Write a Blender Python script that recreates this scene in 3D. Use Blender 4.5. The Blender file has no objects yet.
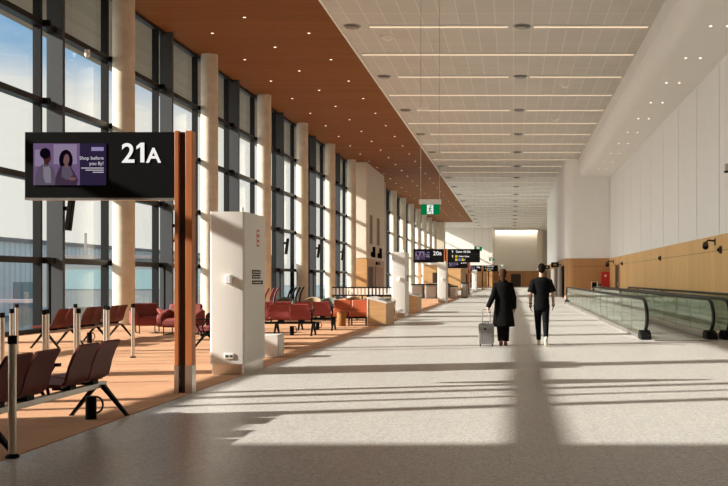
import bpy, bmesh, math, random
from mathutils import Vector, Matrix, Euler
random.seed(7)
scene = bpy.context.scene
COL = scene.collection
PI = math.pi
EYE = 1.47
ZC = 10.67            # ceiling height
XW = -13.03           # glass line of the window wall
XR = 7.5              # right wall
ORD = ['first', 'second', 'third', 'fourth', 'fifth', 'sixth', 'seventh', 'eighth', 'ninth', 'tenth',
       'eleventh', 'twelfth', 'thirteenth', 'fourteenth', 'fifteenth', 'sixteenth', 'seventeenth', 'eighteenth',
       'nineteenth', 'twentieth', 'twenty-first', 'twenty-second', 'twenty-third', 'twenty-fourth', 'twenty-fifth',
       'twenty-sixth', 'twenty-seventh', 'twenty-eighth', 'twenty-ninth', 'thirtieth', 'thirty-first', 'thirty-second']

# ------------------------------------------------------------------ materials
def new_mat(name):
    m = bpy.data.materials.new(name); m.use_nodes = True
    nt = m.node_tree; nt.nodes.clear()
    out = nt.nodes.new('ShaderNodeOutputMaterial')
    return m, nt, out

class N:
    """tiny node helper"""
    def __init__(s, nt): s.nt = nt
    def node(s, t, **kw):
        n = s.nt.nodes.new(t)
        for k, v in kw.items(): setattr(n, k, v)
        return n
    def link(s, a, b): s.nt.links.new(a, b)
    def math(s, op, a, b=None):
        n = s.node('ShaderNodeMath', operation=op)
        for i, v in enumerate((a, b)):
            if v is None: continue
            if isinstance(v, (int, float)): n.inputs[i].default_value = v
            else: s.link(v, n.inputs[i])
        return n.outputs[0]
    def pos(s):
        g = s.node('ShaderNodeNewGeometry'); x = s.node('ShaderNodeSeparateXYZ')
        s.link(g.outputs['Position'], x.inputs[0])
        return g.outputs['Position'], x.outputs
    def mix(s, f, a, b):
        n = s.node('ShaderNodeMix', data_type='RGBA')
        ins = (n.inputs['Factor'], n.inputs[6], n.inputs[7])
        for i, v in zip(ins, (f, a, b)):
            if isinstance(v, (int, float)): i.default_value = v
            elif isinstance(v, tuple): i.default_value = (*v[:3], 1)
            else: s.link(v, i)
        return n.outputs[2]
    def noise(s, vec, scale, detail=3.0, rough=.55):
        n = s.node('ShaderNodeTexNoise'); n.inputs['Scale'].default_value = scale
        n.inputs['Detail'].default_value = detail; n.inputs['Roughness'].default_value = rough
        s.link(vec, n.inputs['Vector']); return n.outputs['Fac']
    def scalevec(s, vec, sc):
        n = s.node('ShaderNodeVectorMath', operation='MULTIPLY'); n.inputs[1].default_value = sc
        s.link(vec, n.inputs[0]); return n.outputs[0]
    def line(s, coord, period, width, off=0.0):
        f = s.math('FRACT', s.math('MULTIPLY', s.math('ADD', coord, off), 1.0 / period))
        return s.math('LESS_THAN', f, width / period)
    def ramp(s, f, lo, hi):
        n = s.node('ShaderNodeMapRange'); n.inputs[1].default_value = lo; n.inputs[2].default_value = hi
        s.link(f, n.inputs[0]); return n.outputs[0]
    def bsdf(s, out, color, rough=.5, metal=0., spec=.5, bump=None, bstr=.2):
        b = s.node('ShaderNodeBsdfPrincipled')
        if isinstance(color, tuple): b.inputs['Base Color'].default_value = (*color, 1)
        else: s.link(color, b.inputs['Base Color'])
        b.inputs['Roughness'].default_value = rough; b.inputs['Metallic'].default_value = metal
        b.inputs['Specular IOR Level'].default_value = spec
        if bump is not None:
            n = s.node('ShaderNodeBump'); n.inputs['Strength'].default_value = bstr
            n.inputs['Distance'].default_value = .01
            s.link(bump, n.inputs['Height']); s.link(n.outputs[0], b.inputs['Normal'])
        s.link(b.outputs[0], out.inputs[0]); return b

def M(name, c, rough=.5, metal=0., var=.12, scale=9.0, spec=.5, stretch=(1, 1, 1)):
    m, nt, out = new_mat(name); n = N(nt)
    tc = n.node('ShaderNodeTexCoord').outputs['Object']
    f = n.noise(n.scalevec(tc, stretch), scale)
    a = tuple(max(0, x * (1 - var)) for x in c); b = tuple(min(1, x * (1 + var)) for x in c)
    n.bsdf(out, n.mix(f, a, b), rough, metal, spec)
    return m

def emis(name, c, s):
    m, nt, out = new_mat(name); n = N(nt)
    e = n.node('ShaderNodeEmission'); e.inputs[0].default_value = (*c, 1); e.inputs[1].default_value = s
    n.link(e.outputs[0], out.inputs[0]); return m

def wood(name, c1, c2, axis, rough=.45, plank=0, seam=(.06, .03, .015), plank_axis=None, fine=0, seamw=.012, off=0., spec=.3):
    """grain stretched along `axis` (0,1,2); planks separated along plank_axis"""
    m, nt, out = new_mat(name); n = N(nt)
    p, xyz = n.pos()
    sc = [14., 14., 14.]; sc[axis] = .9
    f = n.noise(n.scalevec(p, tuple(sc)), 1.0, 4)
    col = n.mix(n.ramp(f, .3, .7), c1, c2)
    if plank:
        co = xyz[plank_axis]
        idx = n.math('FLOOR', n.math('MULTIPLY', n.math('ADD', co, off), 1 / plank))
        w = n.node('ShaderNodeTexWhiteNoise', noise_dimensions='1D'); n.link(idx, w.inputs['W'])
        col = n.mix(n.math('MULTIPLY', w.outputs[0], .35), col, tuple(x * .72 for x in c1))
        if fine:
            col = n.mix(n.math('MULTIPLY', n.line(co, fine, fine * .16), .6), col, tuple(x * .5 for x in c1))
        col = n.mix(n.line(co, plank, seamw, off), col, seam)
    n.bsdf(out, col, rough, 0, spec); return m

def stone_floor():
    m, nt, out = new_mat('granite_floor'); n = N(nt)
    p, xyz = n.pos()
    v = n.node('ShaderNodeTexVoronoi'); v.inputs['Scale'].default_value = 55; n.link(p, v.inputs['Vector'])
    w = n.node('ShaderNodeSeparateColor'); n.link(v.outputs['Color'], w.inputs[0])
    col = n.mix(n.ramp(w.outputs[0], 0, 1), (.33, .315, .29), (.66, .63, .59))
    big = n.noise(p, .9, 4)
    col = n.mix(n.math('MULTIPLY', n.ramp(big, .35, .75), .3), col, (.44, .42, .39))
    col = n.mix(n.math('MULTIPLY', n.line(xyz[0], .42, .006, .03), .4), col, (.2, .18, .16))
    col = n.mix(n.math('MULTIPLY', n.line(xyz[1], .84, .006), .4), col, (.2, .18, .16))
    n.bsdf(out, col, .32, 0, .42); return m

def carpet_mat():
    m, nt, out = new_mat('tan_carpet'); n = N(nt)
    p, xyz = n.pos()
    f = n.noise(p, 120, 2); g = n.noise(n.scalevec(p, (.5, 2.0, 1)), 1.3, 3)
    col = n.mix(f, (.44, .225, .125), (.60, .33, .19))
    col = n.mix(n.math('MULTIPLY', n.ramp(g, .4, .65), .4), col, (.58, .36, .21))
    ix = n.math('FLOOR', n.math('MULTIPLY', xyz[1], 2.0)); iy = n.math('FLOOR', n.math('MULTIPLY', xyz[0], 1.0))
    w = n.node('ShaderNodeTexWhiteNoise', noise_dimensions='1D')
    n.link(n.math('ADD', ix, n.math('MULTIPLY', iy, 37.3)), w.inputs['W'])
    col = n.mix(n.math('MULTIPLY', w.outputs[0], .22), col, (.36, .19, .11))
    n.bsdf(out, col, .95, 0, .1, f, .3); return m

def ceiling_mat():
    m, nt, out = new_mat('white_ceiling_tile'); n = N(nt)
    p, xyz = n.pos()
    ix = n.math('FLOOR', n.math('MULTIPLY', xyz[0], 1 / .65)); iy = n.math('FLOOR', n.math('MULTIPLY', xyz[1], 1 / 2.25))
    w = n.node('ShaderNodeTexWhiteNoise', noise_dimensions='1D')
    n.link(n.math('ADD', ix, n.math('MULTIPLY', iy, 17.7)), w.inputs['W'])
    col = n.mix(w.outputs[0], (.60, .575, .525), (.64, .61, .56))
    ln = n.math('MAXIMUM', n.line(xyz[0], .65, .035), n.line(xyz[1], 2.25, .05, -.9))
    col = n.mix(n.math('MULTIPLY', ln, .8), col, (.80, .76, .69))
    n.bsdf(out, col, .7, 0, .2); return m

def concrete(name, c):
    m, nt, out = new_mat(name); n = N(nt)
    p, xyz = n.pos()
    a = n.noise(p, 2.2, 6, .65); b = n.noise(n.scalevec(p, (3, 3, .25)), 2.0, 3)
    col = n.mix(n.ramp(a, .3, .7), tuple(x * .85 for x in c), tuple(min(1, x * 1.1) for x in c))
    col = n.mix(n.math('MULTIPLY', n.ramp(b, .5, .8), .25), col, tuple(x * .75 for x in c))
    col = n.mix(n.math('MULTIPLY', n.line(xyz[2], 2.6, .02), .35), col, tuple(x * .6 for x in c))
    n.bsdf(out, col, .75, 0, .25, a, .15); return m

def glass_mat(name, tint, refl=(.9, .95, .92), base=.05, top=.6):
    m, nt, out = new_mat(name); n = N(nt)
    t = n.node('ShaderNodeBsdfTransparent'); t.inputs[0].default_value = (*tint, 1)
    g = n.node('ShaderNodeBsdfGlossy'); g.inputs[0].default_value = (*refl, 1); g.inputs['Roughness'].default_value = .02
    lw = n.node('ShaderNodeLayerWeight'); lw.inputs['Blend'].default_value = .35
    f = n.node('ShaderNodeMapRange'); f.inputs[3].default_value = base; f.inputs[4].default_value = top
    n.link(n.math('POWER', lw.outputs['Facing'], 3.0), f.inputs[0])
    mx = n.node('ShaderNodeMixShader'); n.link(f.outputs[0], mx.inputs[0])
    n.link(t.outputs[0], mx.inputs[1]); n.link(g.outputs[0], mx.inputs[2]); n.link(mx.outputs[0], out.inputs[0])
    return m

def ribbed(name, c, axis, period):
    m, nt, out = new_mat(name); n = N(nt)
    p, xyz = n.pos()
    ln = n.line(xyz[axis], period, period * .3)
    col = n.mix(n.math('MULTIPLY', ln, .5), c, tuple(x * .6 for x in c))
    n.bsdf(out, col, .6, 0, .2); return m

MT = dict(
    stone=stone_floor(), carpet=carpet_mat(), tile=ceiling_mat(),
    timber_ceiling=wood('timber_ceiling', (.225, .080, .021), (.285, .104, .028), 0, .6, .45, (.13, .045, .014), 1, 0, .02, 0., .06),
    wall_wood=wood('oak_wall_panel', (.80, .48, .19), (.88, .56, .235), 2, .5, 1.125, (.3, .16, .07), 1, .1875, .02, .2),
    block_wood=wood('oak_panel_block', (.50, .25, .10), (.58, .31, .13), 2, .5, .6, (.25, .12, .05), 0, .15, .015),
    post_wood=wood('red_timber_post', (.37, .115, .036), (.45, .15, .05), 2, .4),
    unit_wood=wood('oak_cabinet', (.50, .28, .12), (.60, .35, .16), 0, .45),
    concrete=concrete('pale_concrete', (.66, .56, .43)),
    white=M('white_paint', (.80, .76, .70), .6, 0, .03, 3),
    panel=M('white_wall_panel', (.89, .875, .85), .55, 0, .03, 1.5),
    bulk=M('bulkhead_paint', (.87, .85, .80), .6, 0, .02, 1.0),
    cream=M('cream_paint', (.76, .68, .57), .65, 0, .04, 1.5),
    totem=M('totem_white', (.66, .63, .585), .45, 0, .03, 2),
    black=M('black_powder_coat', (.007, .0066, .0066), .45, 0, .1, 5, .05),
    mull=M('dark_mullion', (.016, .0155, .0155), .45, 0, .1, 5, .2),
    steel=M('grey_painted_steel', (.062, .064, .067), .5, 0, .08, 3, .3),
    stainless=M('stainless', (.62, .57, .50), .3, 1., .06, 20, stretch=(1, 1, .1)),
    alu=M('aluminium', (.50, .47, .43), .35, 1., .05, 12),
    rubber=M('black_rubber', (.010, .010, .010), .45, 0, .05, 6, .25),
    maroon=M('maroon_seat', (.13, .024, .018), .5, 0, .08, 12, .2),
    red=M('red_seat_fabric', (.25, .038, .037), .7, 0, .08, 30),
    loungered=M('lounge_red', (.20, .030, .022), .7, 0, .08, 30),
    orange=M('orange_leather', (.33, .058, .013), .5, 0, .08, 14),
    ochre=M('ochre_fabric', (.27, .115, .02), .8, 0, .08, 30),
    grey=M('grey_green_fabric', (.15, .16, .13), .85, 0, .1, 30),
    tan=M('tan_fabric', (.30, .22, .14), .85, 0, .1, 30),
    greymetal=M('grey_metal', (.30, .29, .27), .4, .6, .08, 6),
    darkbrown=M('dark_brown_door', (.05, .025, .018), .5, 0, .1, 6),
    firered=M('red_paint', (.55, .025, .02), .4, 0, .04, 6),
    green=emis('exit_green', (.0, .20, .055), .55), 
    signwhite=emis('sign_white', (1, .96, .93), .6),
    lampwarm=emis('strip_light', (1, .76, .50), .72),
    downlamp=emis('downlight_lamp', (1, .78, .55), 2.2),
    washlamp=emis('wall_washer_lamp', (1, .86, .72), 2.2),
    cove=emis('cove_light', (1, .88, .74), 14.0),
    paperwhite=M('white_print', (.8, .78, .75), .6, 0, .02, 5),
    glass=glass_mat('window_glass', (.93, .955, .945), base=.04, top=.45),
    rail_glass=glass_mat('green_balustrade_glass', (.92, .965, .935), (.9, .96, .92), .09, .8),
    planewhite=M('aircraft_paint', (.17, .15, .155), .5, 0, .05, .3),
    teal=M('teal_panel', (.20, .30, .32), .5, 0, .1, .3),
    bridge=M('bridge_cladding', (.20, .215, .22), .6, 0, .08, .6, .1),
    apron=M('apron_concrete', (.15, .19, .205), .95, 0, .1, .05, .02),
    shed=ribbed('ribbed_shed', (.76, .80, .80), 1, 1.6),
    wing=M('shade_block_cladding', (.5, .48, .45), .7, 0, .05, .3),  # surface of the added shade blocks outside
    soffit=wood('eave_soffit', (.30, .225, .15), (.36, .27, .18), 1, .6, .3, (.2, .13, .08), 0),
    skin=M('skin', (.36, .195, .13), .55, 0, .05, 20),
    skin2=M('skin_pale', (.45, .27, .19), .55, 0, .05, 20),
    blackcloth=M('black_cloth', (.005, .0048, .0048), .9, 0, .2, 15, .08),
    navy=M('navy_denim', (.006, .006, .0075), .85, 0, .2, 20, .1),
    hairdark=M('black_hair', (.008, .006, .005), .85, 0, .2, 40, .08),
    hairbrown=M('brown_hair', (.042, .019, .010), .85, 0, .4, 40, .08, stretch=(1, 1, .2)),
    shoewhite=M('cream_shoe', (.72, .66, .5), .5, 0, .05, 10),
    shoered=M('red_brown_shoe', (.24, .05, .03), .45, 0, .05, 10),
    case=M('grey_case', (.27, .26, .25), .3, .35, .08, 8),
    eye=M('eye_white', (.7, .68, .66), .2, 0, .02, 5),
)

# ------------------------------------------------------------------ mesh builder
class MB:
    def __init__(s): s.v = []; s.f = []
    def add(s, vs, fs):
        o = len(s.v); s.v += [tuple(p) for p in vs]; s.f += [tuple(i + o for i in f) for f in fs]; return s
    def box(s, x0, x1, y0, y1, z0, z1):
        return s.add([(x0, y0, z0), (x1, y0, z0), (x1, y1, z0), (x0, y1, z0), (x0, y0, z1), (x1, y0, z1), (x1, y1, z1), (x0, y1, z1)],
                     [(0, 3, 2, 1), (4, 5, 6, 7), (0, 1, 5, 4), (1, 2, 6, 5), (2, 3, 7, 6), (3, 0, 4, 7)])
    def obox(s, c, size, rot=(0, 0, 0)):
        R = Euler(rot).to_matrix(); h = [q / 2 for q in size]
        pts = [R @ Vector((sx * h[0], sy * h[1], sz * h[2])) + Vector(c) for sz in (-1, 1) for sx, sy in ((-1, -1), (1, -1), (1, 1), (-1, 1))]
        return s.add(pts, [(0, 3, 2, 1), (4, 5, 6, 7), (0, 1, 5, 4), (1, 2, 6, 5), (2, 3, 7, 6), (3, 0, 4, 7)])
    def cone(s, p0, p1, r0, r1=None, n=12, cap=True, sx=1.0):
        r1 = r0 if r1 is None else r1
        p0, p1 = Vector(p0), Vector(p1); d = (p1 - p0).normalized()
        a = d.orthogonal().normalized() if abs(d.z) < .999 else Vector((1, 0, 0))
        b = d.cross(a).normalized()
        vs = []
        for p, r in ((p0, r0), (p1, r1)):
            vs += [p + (a * math.cos(2 * PI * i / n) + b * math.sin(2 * PI * i / n)) * r for i in range(n)]
        fs = [(i, (i + 1) % n, n + (i + 1) % n, n + i) for i in range(n)]
        if cap: fs += [tuple(range(n - 1, -1, -1)), tuple(range(n, 2 * n))]
        return s.add(vs, fs)
    def sphere(s, c, r, nu=14, nv=9, rot=None):
        r = (r, r, r) if isinstance(r, (int, float)) else r
        R = Euler(rot).to_matrix() if rot else Matrix.Identity(3); c = Vector(c)
        vs = [c + R @ Vector((0, 0, -r[2]))]
        for j in range(1, nv):
            t = PI * j / nv - PI / 2
            vs += [c + R @ Vector((r[0] * math.cos(t) * math.cos(2 * PI * i / nu), r[1] * math.cos(t) * math.sin(2 * PI * i / nu), r[2] * math.sin(t))) for i in range(nu)]
        vs.append(c + R @ Vector((0, 0, r[2]))); k = len(vs) - 1
        fs = [(0, 1 + (i + 1) % nu, 1 + i) for i in range(nu)]
        for j in range(nv - 2):
            a = 1 + j * nu
            fs += [(a + i, a + (i + 1) % nu, a + nu + (i + 1) % nu, a + nu + i) for i in range(nu)]
        a = 1 + (nv - 2) * nu
        fs += [(a + i, a + (i + 1) % nu, k) for i in range(nu)]
        return s.add(vs, fs)
    def capsule(s, p0, p1, r0, r1=None, n=10):
        r1 = r0 if r1 is None else r1
        s.cone(p0, p1, r0, r1, n); s.sphere(p0, r0, n, 6); s.sphere(p1, r1, n, 6); return s
    def prism(s, poly, lo, hi, axis='z'):
        """poly in the two other axes, extruded along axis"""
        def P(a, b, h):
            return (a, b, h) if axis == 'z' else ((h, a, b) if axis == 'x' else (a, h, b))
        n = len(poly)
        vs = [P(a, b, lo) for a, b in poly] + [P(a, b, hi) for a, b in poly]
        fs = [(i, (i + 1) % n, n + (i + 1) % n, n + i) for i in range(n)] + [tuple(range(n - 1, -1, -1)), tuple(range(n, 2 * n))]
        return s.add(vs, fs)
    def loft(s, rings, cap=True, closed=True):
        n = len(rings[0]); vs = [p for r in rings for p in r]; fs = []
        for k in range(len(rings) - 1):
            for i in range(n if closed else n - 1):
                fs.append((k * n + i, k * n + (i + 1) % n, (k + 1) * n + (i + 1) % n, (k + 1) * n + i))
        if cap: fs += [tuple(range(n - 1, -1, -1)), tuple(range((len(rings) - 1) * n, len(rings) * n))]
        return s.add(vs, fs)
    def tube(s, pts, r, n=8, sx=1.0):
        pts = [Vector(p) for p in pts]; rings = []
        up = Vector((0, 0, 1)); prev = None
        for i, p in enumerate(pts):
            d = (pts[min(i + 1, len(pts) - 1)] - pts[max(i - 1, 0)]).normalized()
            if prev is None: a = d.orthogonal().normalized()
            else: a = (prev - d * prev.dot(d)).normalized()
            prev = a; b = d.cross(a)
            rings.append([p + (a * math.cos(2 * PI * k / n) + b * math.sin(2 * PI * k / n)) * r for k in range(n)])
        return s.loft(rings)
    def lathe(s, prof, c=(0, 0), n=24):
        rings = [[(c[0] + r * math.cos(2 * PI * i / n), c[1] + r * math.sin(2 * PI * i / n), z) for i in range(n)] for r, z in prof]
        return s.loft(rings)
    def mesh(s, name, smooth=35):
        me = bpy.data.meshes.new(name); me.from_pydata(s.v, [], s.f); me.update()
        bm = bmesh.new(); bm.from_mesh(me); bmesh.ops.recalc_face_normals(bm, faces=bm.faces); bm.to_mesh(me); bm.free()
        if smooth:
            me.polygons.foreach_set('use_smooth', [True] * len(me.polygons)); me.set_sharp_from_angle(angle=math.radians(smooth))
        return me
    def build(s, name, mat, parent=None, loc=None, bevel=0, seg=2, smooth=35, rz=0):
        o = bpy.data.objects.new(name, s.mesh(name, smooth)); COL.objects.link(o)
        o.data.materials.append(mat)
        if parent: o.parent = parent
        if loc: o.location = loc
        if rz: o.rotation_euler.z = rz
        if bevel:
            b = o.modifiers.new('bevel', 'BEVEL'); b.width = bevel; b.segments = seg; b.limit_method = 'ANGLE'
        return o

def tag(o, label, cat, group=None, kind='thing'):
    o['label'] = label; o['category'] = cat; o['kind'] = kind
    if group: o['group'] = group
    return o
def thing(name, label, cat, loc=(0, 0, 0), rz=0, group=None):
    o = bpy.data.objects.new(name, None); COL.objects.link(o)
    o.empty_display_size = .1; o.location = loc; o.rotation_euler.z = rz
    return tag(o, label, cat, group)
def struct(o, label=None):
    o['kind'] = 'structure'
    if label: o['label'] = label
    return o
def kids(o): return [c for c in COL.objects if c.parent == o]
def copy_tree(o, loc=None, rz=None, label=None, group=None, parent=None):
    c = o.copy(); COL.objects.link(c); c.parent = parent
    if loc is not None: c.location = loc
    if rz is not None: c.rotation_euler.z = rz
    if label: c['label'] = label
    if group: c['group'] = group
    for k in kids(o): copy_tree(k, parent=c)
    return c
def rrect(x0, x1, y0, y1, r, n=5):
    pts = []
    for cx, cy, a in ((x1 - r, y1 - r, 0), (x0 + r, y1 - r, 90), (x0 + r, y0 + r, 180), (x1 - r, y0 + r, 270)):
        for i in range(n + 1):
            t = math.radians(a + 90 * i / n); pts.append((cx + r * math.cos(t), cy + r * math.sin(t)))
    return pts
def text(name, body, size, mat, parent, loc, rot=(PI / 2, 0, 0), align='LEFT', ext=.002, bold=0):
    cu = bpy.data.curves.new(name, 'FONT'); cu.body = body; cu.size = size; cu.extrude = ext; cu.align_x = align; cu.offset = bold
    t = bpy.data.objects.new(name + '_tmp', cu); COL.objects.link(t)
    dg = bpy.context.evaluated_depsgraph_get()
    me = bpy.data.meshes.new_from_object(t.evaluated_get(dg)); me.name = name
    bpy.data.objects.remove(t)
    o = bpy.data.objects.new(name, me); COL.objects.link(o); me.materials.clear(); me.materials.append(mat)
    o.parent = parent; o.location = loc; o.rotation_euler = rot
    return o
def remesh(mb, name, mat, voxel, smooth_it=4, parent=None, sub=False):
    me = mb.mesh(name, 0); o = bpy.data.objects.new(name, me); COL.objects.link(o)
    r = o.modifiers.new('r', 'REMESH'); r.mode = 'VOXEL'; r.voxel_size = voxel; r.use_smooth_shade = True
    if smooth_it:
        s = o.modifiers.new('s', 'SMOOTH'); s.factor = .5; s.iterations = smooth_it
    dg = bpy.context.evaluated_depsgraph_get()
    m2 = bpy.data.meshes.new_from_object(o.evaluated_get(dg)); m2.name = name
    o.modifiers.clear(); o.data = m2; m2.materials.clear(); m2.materials.append(mat)
    m2.polygons.foreach_set('use_smooth', [True] * len(m2.polygons))
    if parent: o.parent = parent
    return o

Y0, YE = -17.9, 190.0
# ------------------------------------------------------------------ floor, ceilings
struct(MB().box(XW - .3, XR + .3, Y0, YE + .3, -.3, 0).build('floor', MT['stone'], smooth=0))
struct(MB().box(XW + .05, -4.13, Y0 + .1, 92, .0, .006).build('floor_carpet', MT['carpet'], smooth=0))
struct(MB().box(-6.35, 5.05, Y0, YE + .3, ZC, ZC + .3).build('ceiling', MT['tile'], smooth=0))
struct(MB().box(XW - .1, -6.35, Y0, 161, ZC - .04, ZC + .3).build('ceiling_timber', MT['timber_ceiling'], smooth=0))
struct(MB().box(XW - .1, -6.35, 161, YE + .3, ZC, ZC + .3).build('ceiling_far', MT['tile'], smooth=0))
struct(MB().box(-6.38, -6.32, Y0, 161, ZC - .06, ZC).build('trim_ceiling_edge', MT['bulk'], smooth=0))
# bulkhead along the right side of the ceiling, rounded lower edge
prof = [(5.02, ZC), (5.02, 9.95)]
for i in range(9):
    t = PI + (PI / 2) * i / 8
    prof.append((5.62 + .58 * math.cos(t), 9.93 + .59 * math.sin(t)))
prof += [(XR + .02, 9.34), (XR + .02, ZC)]
struct(MB().prism(prof, Y0, 77.3, 'y').build('ceiling_bulkhead', MT['bulk'], smooth=40))
# roof slab beyond, the eave outside the windows
struct(MB().box(-17.9, XW - .1, Y0 - 10, 165, ZC + .05, ZC + .5).build('ceiling_eave', MT['soffit'], smooth=0))
# ------------------------------------------------------------------ right wall
wr = struct(MB().box(XR + .018, XR + .3, Y0, 77.3, 0, ZC).build('wall_right', MT['steel'], smooth=0))
y = 36.35 - 4.5 * 12
while y < 77.2:
    a, b = max(y, Y0), min(y + 4.5, 77.28)
    MB().box(XR, XR + .02, a + .035, b - .035, 3.08, 9.36).build('panel', MT['panel'], wr, smooth=0)
    y += 4.5
ww = struct(MB().box(XR - .02, XR + .035, Y0, 77.3, .12, 2.49).build('wall_right_timber', MT['wall_wood'], smooth=0))
MB().box(XR - .02, XR + .035, Y0, 77.3, 2.51, 3.07).build('upper_board', MT['wall_wood'], ww, smooth=0)
struct(MB().box(XR - .03, XR + .03, Y0, 77.3, 0, .12).build('baseboard_right', MT['black'], smooth=0))
d1 = struct(MB().box(XR - .05, XR - .02, 70.2, 72.6, 0, 2.46).build('door_1', MT['darkbrown'], smooth=0))
MB().box(XR - .09, XR - .02, 72.6, 72.75, 0, 2.55).build('frame', MT['unit_wood'], d1, smooth=0)
MB().box(XR - .09, XR - .02, 70.05, 70.2, 0, 2.55).build('frame', MT['unit_wood'], d1, smooth=0)
MB().cone((XR - .12, 70.5, 1.0), (XR - .12, 70.5, 1.25), .018).build('handle', MT['stainless'], d1)
# the block that narrows the hall on the right
XB, YB, RB = 4.0, 77.3, .7
corner = [(XB, 117), (XB, YB + RB)] + [(XB + RB - RB * math.cos(t), YB + RB - RB * math.sin(t)) for t in [PI / 2 * i / 10 for i in range(1, 10)]] + [(XB + RB, YB), (XR + .3, YB), (XR + .3, 117)]
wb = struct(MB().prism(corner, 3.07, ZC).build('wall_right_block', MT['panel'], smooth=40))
cw = [(XB + .02, 117), (XB + .02, YB + RB)] + [(XB + .02 + RB - RB * math.cos(t), YB + .02 + RB - RB * math.sin(t)) for t in [PI / 2 * i / 10 for i in range(1, 10)]] + [(XB + RB, YB + .02), (XR - .02, YB + .02), (XR - .02, 117)]
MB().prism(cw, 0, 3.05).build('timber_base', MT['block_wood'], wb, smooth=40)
MB().box(XB + RB, XR - .03, YB - .0, YB + .02, 2.44, 2.46).build('groove', MT['darkbrown'], wb, smooth=0)
for k, (ya, yb, mt) in enumerate(((80.5, 83, 'darkbrown'), (86, 88.5, 'white'), (90.5, 94, 'darkbrown'), (97, 104, 'white'), (108, 114, 'darkbrown'))):
    d = struct(MB().box(XB - .05, XB + .03, ya, yb, 0, 2.45).build('door_%d' % (k + 2), MT[mt], smooth=0))
    MB().box(XB - .08, XB + .03, yb, yb + .2, 0, 2.55).build('frame', MT['alu'], d, smooth=0)
struct(MB().box(XB - .16, XB + .04, 78.4, 78.75, 0, 2.5).build('trim_1', MT['black'], smooth=0))
# ------------------------------------------------------------------ end wall and back wall
we = struct(MB().box(XW - .3, XR + .3, YE, YE + .3, 0, ZC).build('wall_end', MT['bulk'], smooth=0))
MB().box(XW, XR - .5, YE - .12, YE, 0, 3.0).build('timber_base', MT['block_wood'], we, smooth=0)
MB().box(-3.7, -3.4, YE - .5, YE, 3.0, ZC - .01).build('pilaster', MT['white'], we, smooth=0)
wj = struct(MB().box(XW - .1, -3.7, 180, YE, 3.05, ZC).build('wall_end_bay', MT['white'], smooth=0)); MB().box(XW - .1, -3.72, 180.02, YE, 0, 3.04).build('timber_base', MT['block_wood'], wj, smooth=0)
MB().box(4.6, 5.6, YE - 2.0, YE, 3.0, ZC - .01).build('pilaster', MT['cream'], we, smooth=0)
d = struct(MB().box(-.4, 1.5, YE - .2, YE - .12, 0, 2.4).build('door_7', MT['darkbrown'], smooth=0))
MB().box(-.55, -.4, YE - .24, YE - .12, 0, 2.5).build('frame', MT['unit_wood'], d, smooth=0)
MB().box(1.5, 1.65, YE - .24, YE - .12, 0, 2.5).build('frame', MT['unit_wood'], d, smooth=0)
struct(MB().box(XW - .3, XR + .3, Y0 - .3, Y0, 0, ZC).build('wall_back', MT['panel'], smooth=0))
struct(MB().box(XW + .2, XW + 1.9, 161.3, 164.5, 0, ZC).build('wall_left_pier', MT['concrete'], smooth=0))
struct(MB().box(XR - .5, XR + .3, 117, YE, 0, ZC).build('wall_right_far', MT['cream'], smooth=0))
struct(MB().box(5.05, XR + .3, 116, YE + .3, ZC, ZC + .3).build('ceiling_far_right', MT['tile'], smooth=0))
# cream service block standing in the window wall
bl = struct(MB().box(-12.35, -11.42, 78.1, 88.8, 3.07, ZC - .04).build('wall_left_block', MT['cream'], bevel=.06))
MB().box(-12.35, -11.42, 78.1, 88.8, 0, 3.06).build('timber_base', MT['unit_wood'], bl, smooth=0)
for ya in (79.6, 83.9):
    MB().box(-11.43, -11.40, ya, ya + 1.6, 4.3, 6.6).build('vent_grille', MT['tan'], bl, smooth=0)
d = struct(MB().box(-11.44, -11.38, 79.0, 81.6, 0, 2.45).build('door_8', MT['darkbrown'], smooth=0))
MB().box(-11.40, -11.36, 80.27, 80.33, 0, 2.45).build('meeting_stile', MT['black'], d, smooth=0)
d = struct(MB().box(-11.44, -11.38, 83.0, 87.9, 0, 2.45).build('door_9', MT['post_wood'], smooth=0))
MB().box(-11.40, -11.36, 82.8, 83.0, 0, 2.55).build('frame', MT['unit_wood'], d, smooth=0)
tag(MB().box(-11.42, -11.3, 83.2, 85.2, 2.66, 2.9).build('overhead_sign', MT['black']), 'small black sign above the brown door of the cream service block', 'sign')

# ------------------------------------------------------------------ window wall: one window per 4.5 m bay
TZ = (1.98, 4.2, 6.33, 8.45)
def window_meshes():
    m = MB()
    m.box(-.06, .16, -.05, .05, 0, ZC)                               # mullion (fin)
    mull = m.mesh('mullion')
    t = MB()
    for z in TZ: t.box(-.06, .22, .0, 4.5, z - .08, z + .08)
    t.box(-.06, .14, .05, 4.45, 0, .12); t.box(-.06, .14, .05, 4.45, ZC - .16, ZC)
    trans = t.mesh('transom')
    b = MB()
    for z in TZ: b.box(.21, .38, -.05, .07, z - .085, z + .085)
    brk = b.mesh('bracket')
    p = MB().cone((.38, .01, 0), (.38, .01, 1.9), .035, n=10).mesh('post')
    g = MB()
    zs = [.12] + list(TZ) + [ZC - .16]
    for a, c in zip(zs[:-1], zs[1:]): g.add([(0, .05, a), (0, 4.45, a), (0, 4.45, c), (0, .05, c)], [(0, 1, 2, 3)])
    gl = g.mesh('glass', 0)
    s = MB()
    s.box(-.05, .40, .74, .90, 0, ZC)
    st = s.mesh('steel_column')
    for me, k in ((mull, 'mull'), (trans, 'mull'), (brk, 'black'), (p, 'black'), (gl, 'glass'), (st, 'steel')): me.materials.append(MT[k])
    return [('mullion', mull), ('transom', trans), ('bracket', brk), ('post', p), ('glass', gl)], ('steel_column', st)
WM, WS = window_meshes()
wn = 0
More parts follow.
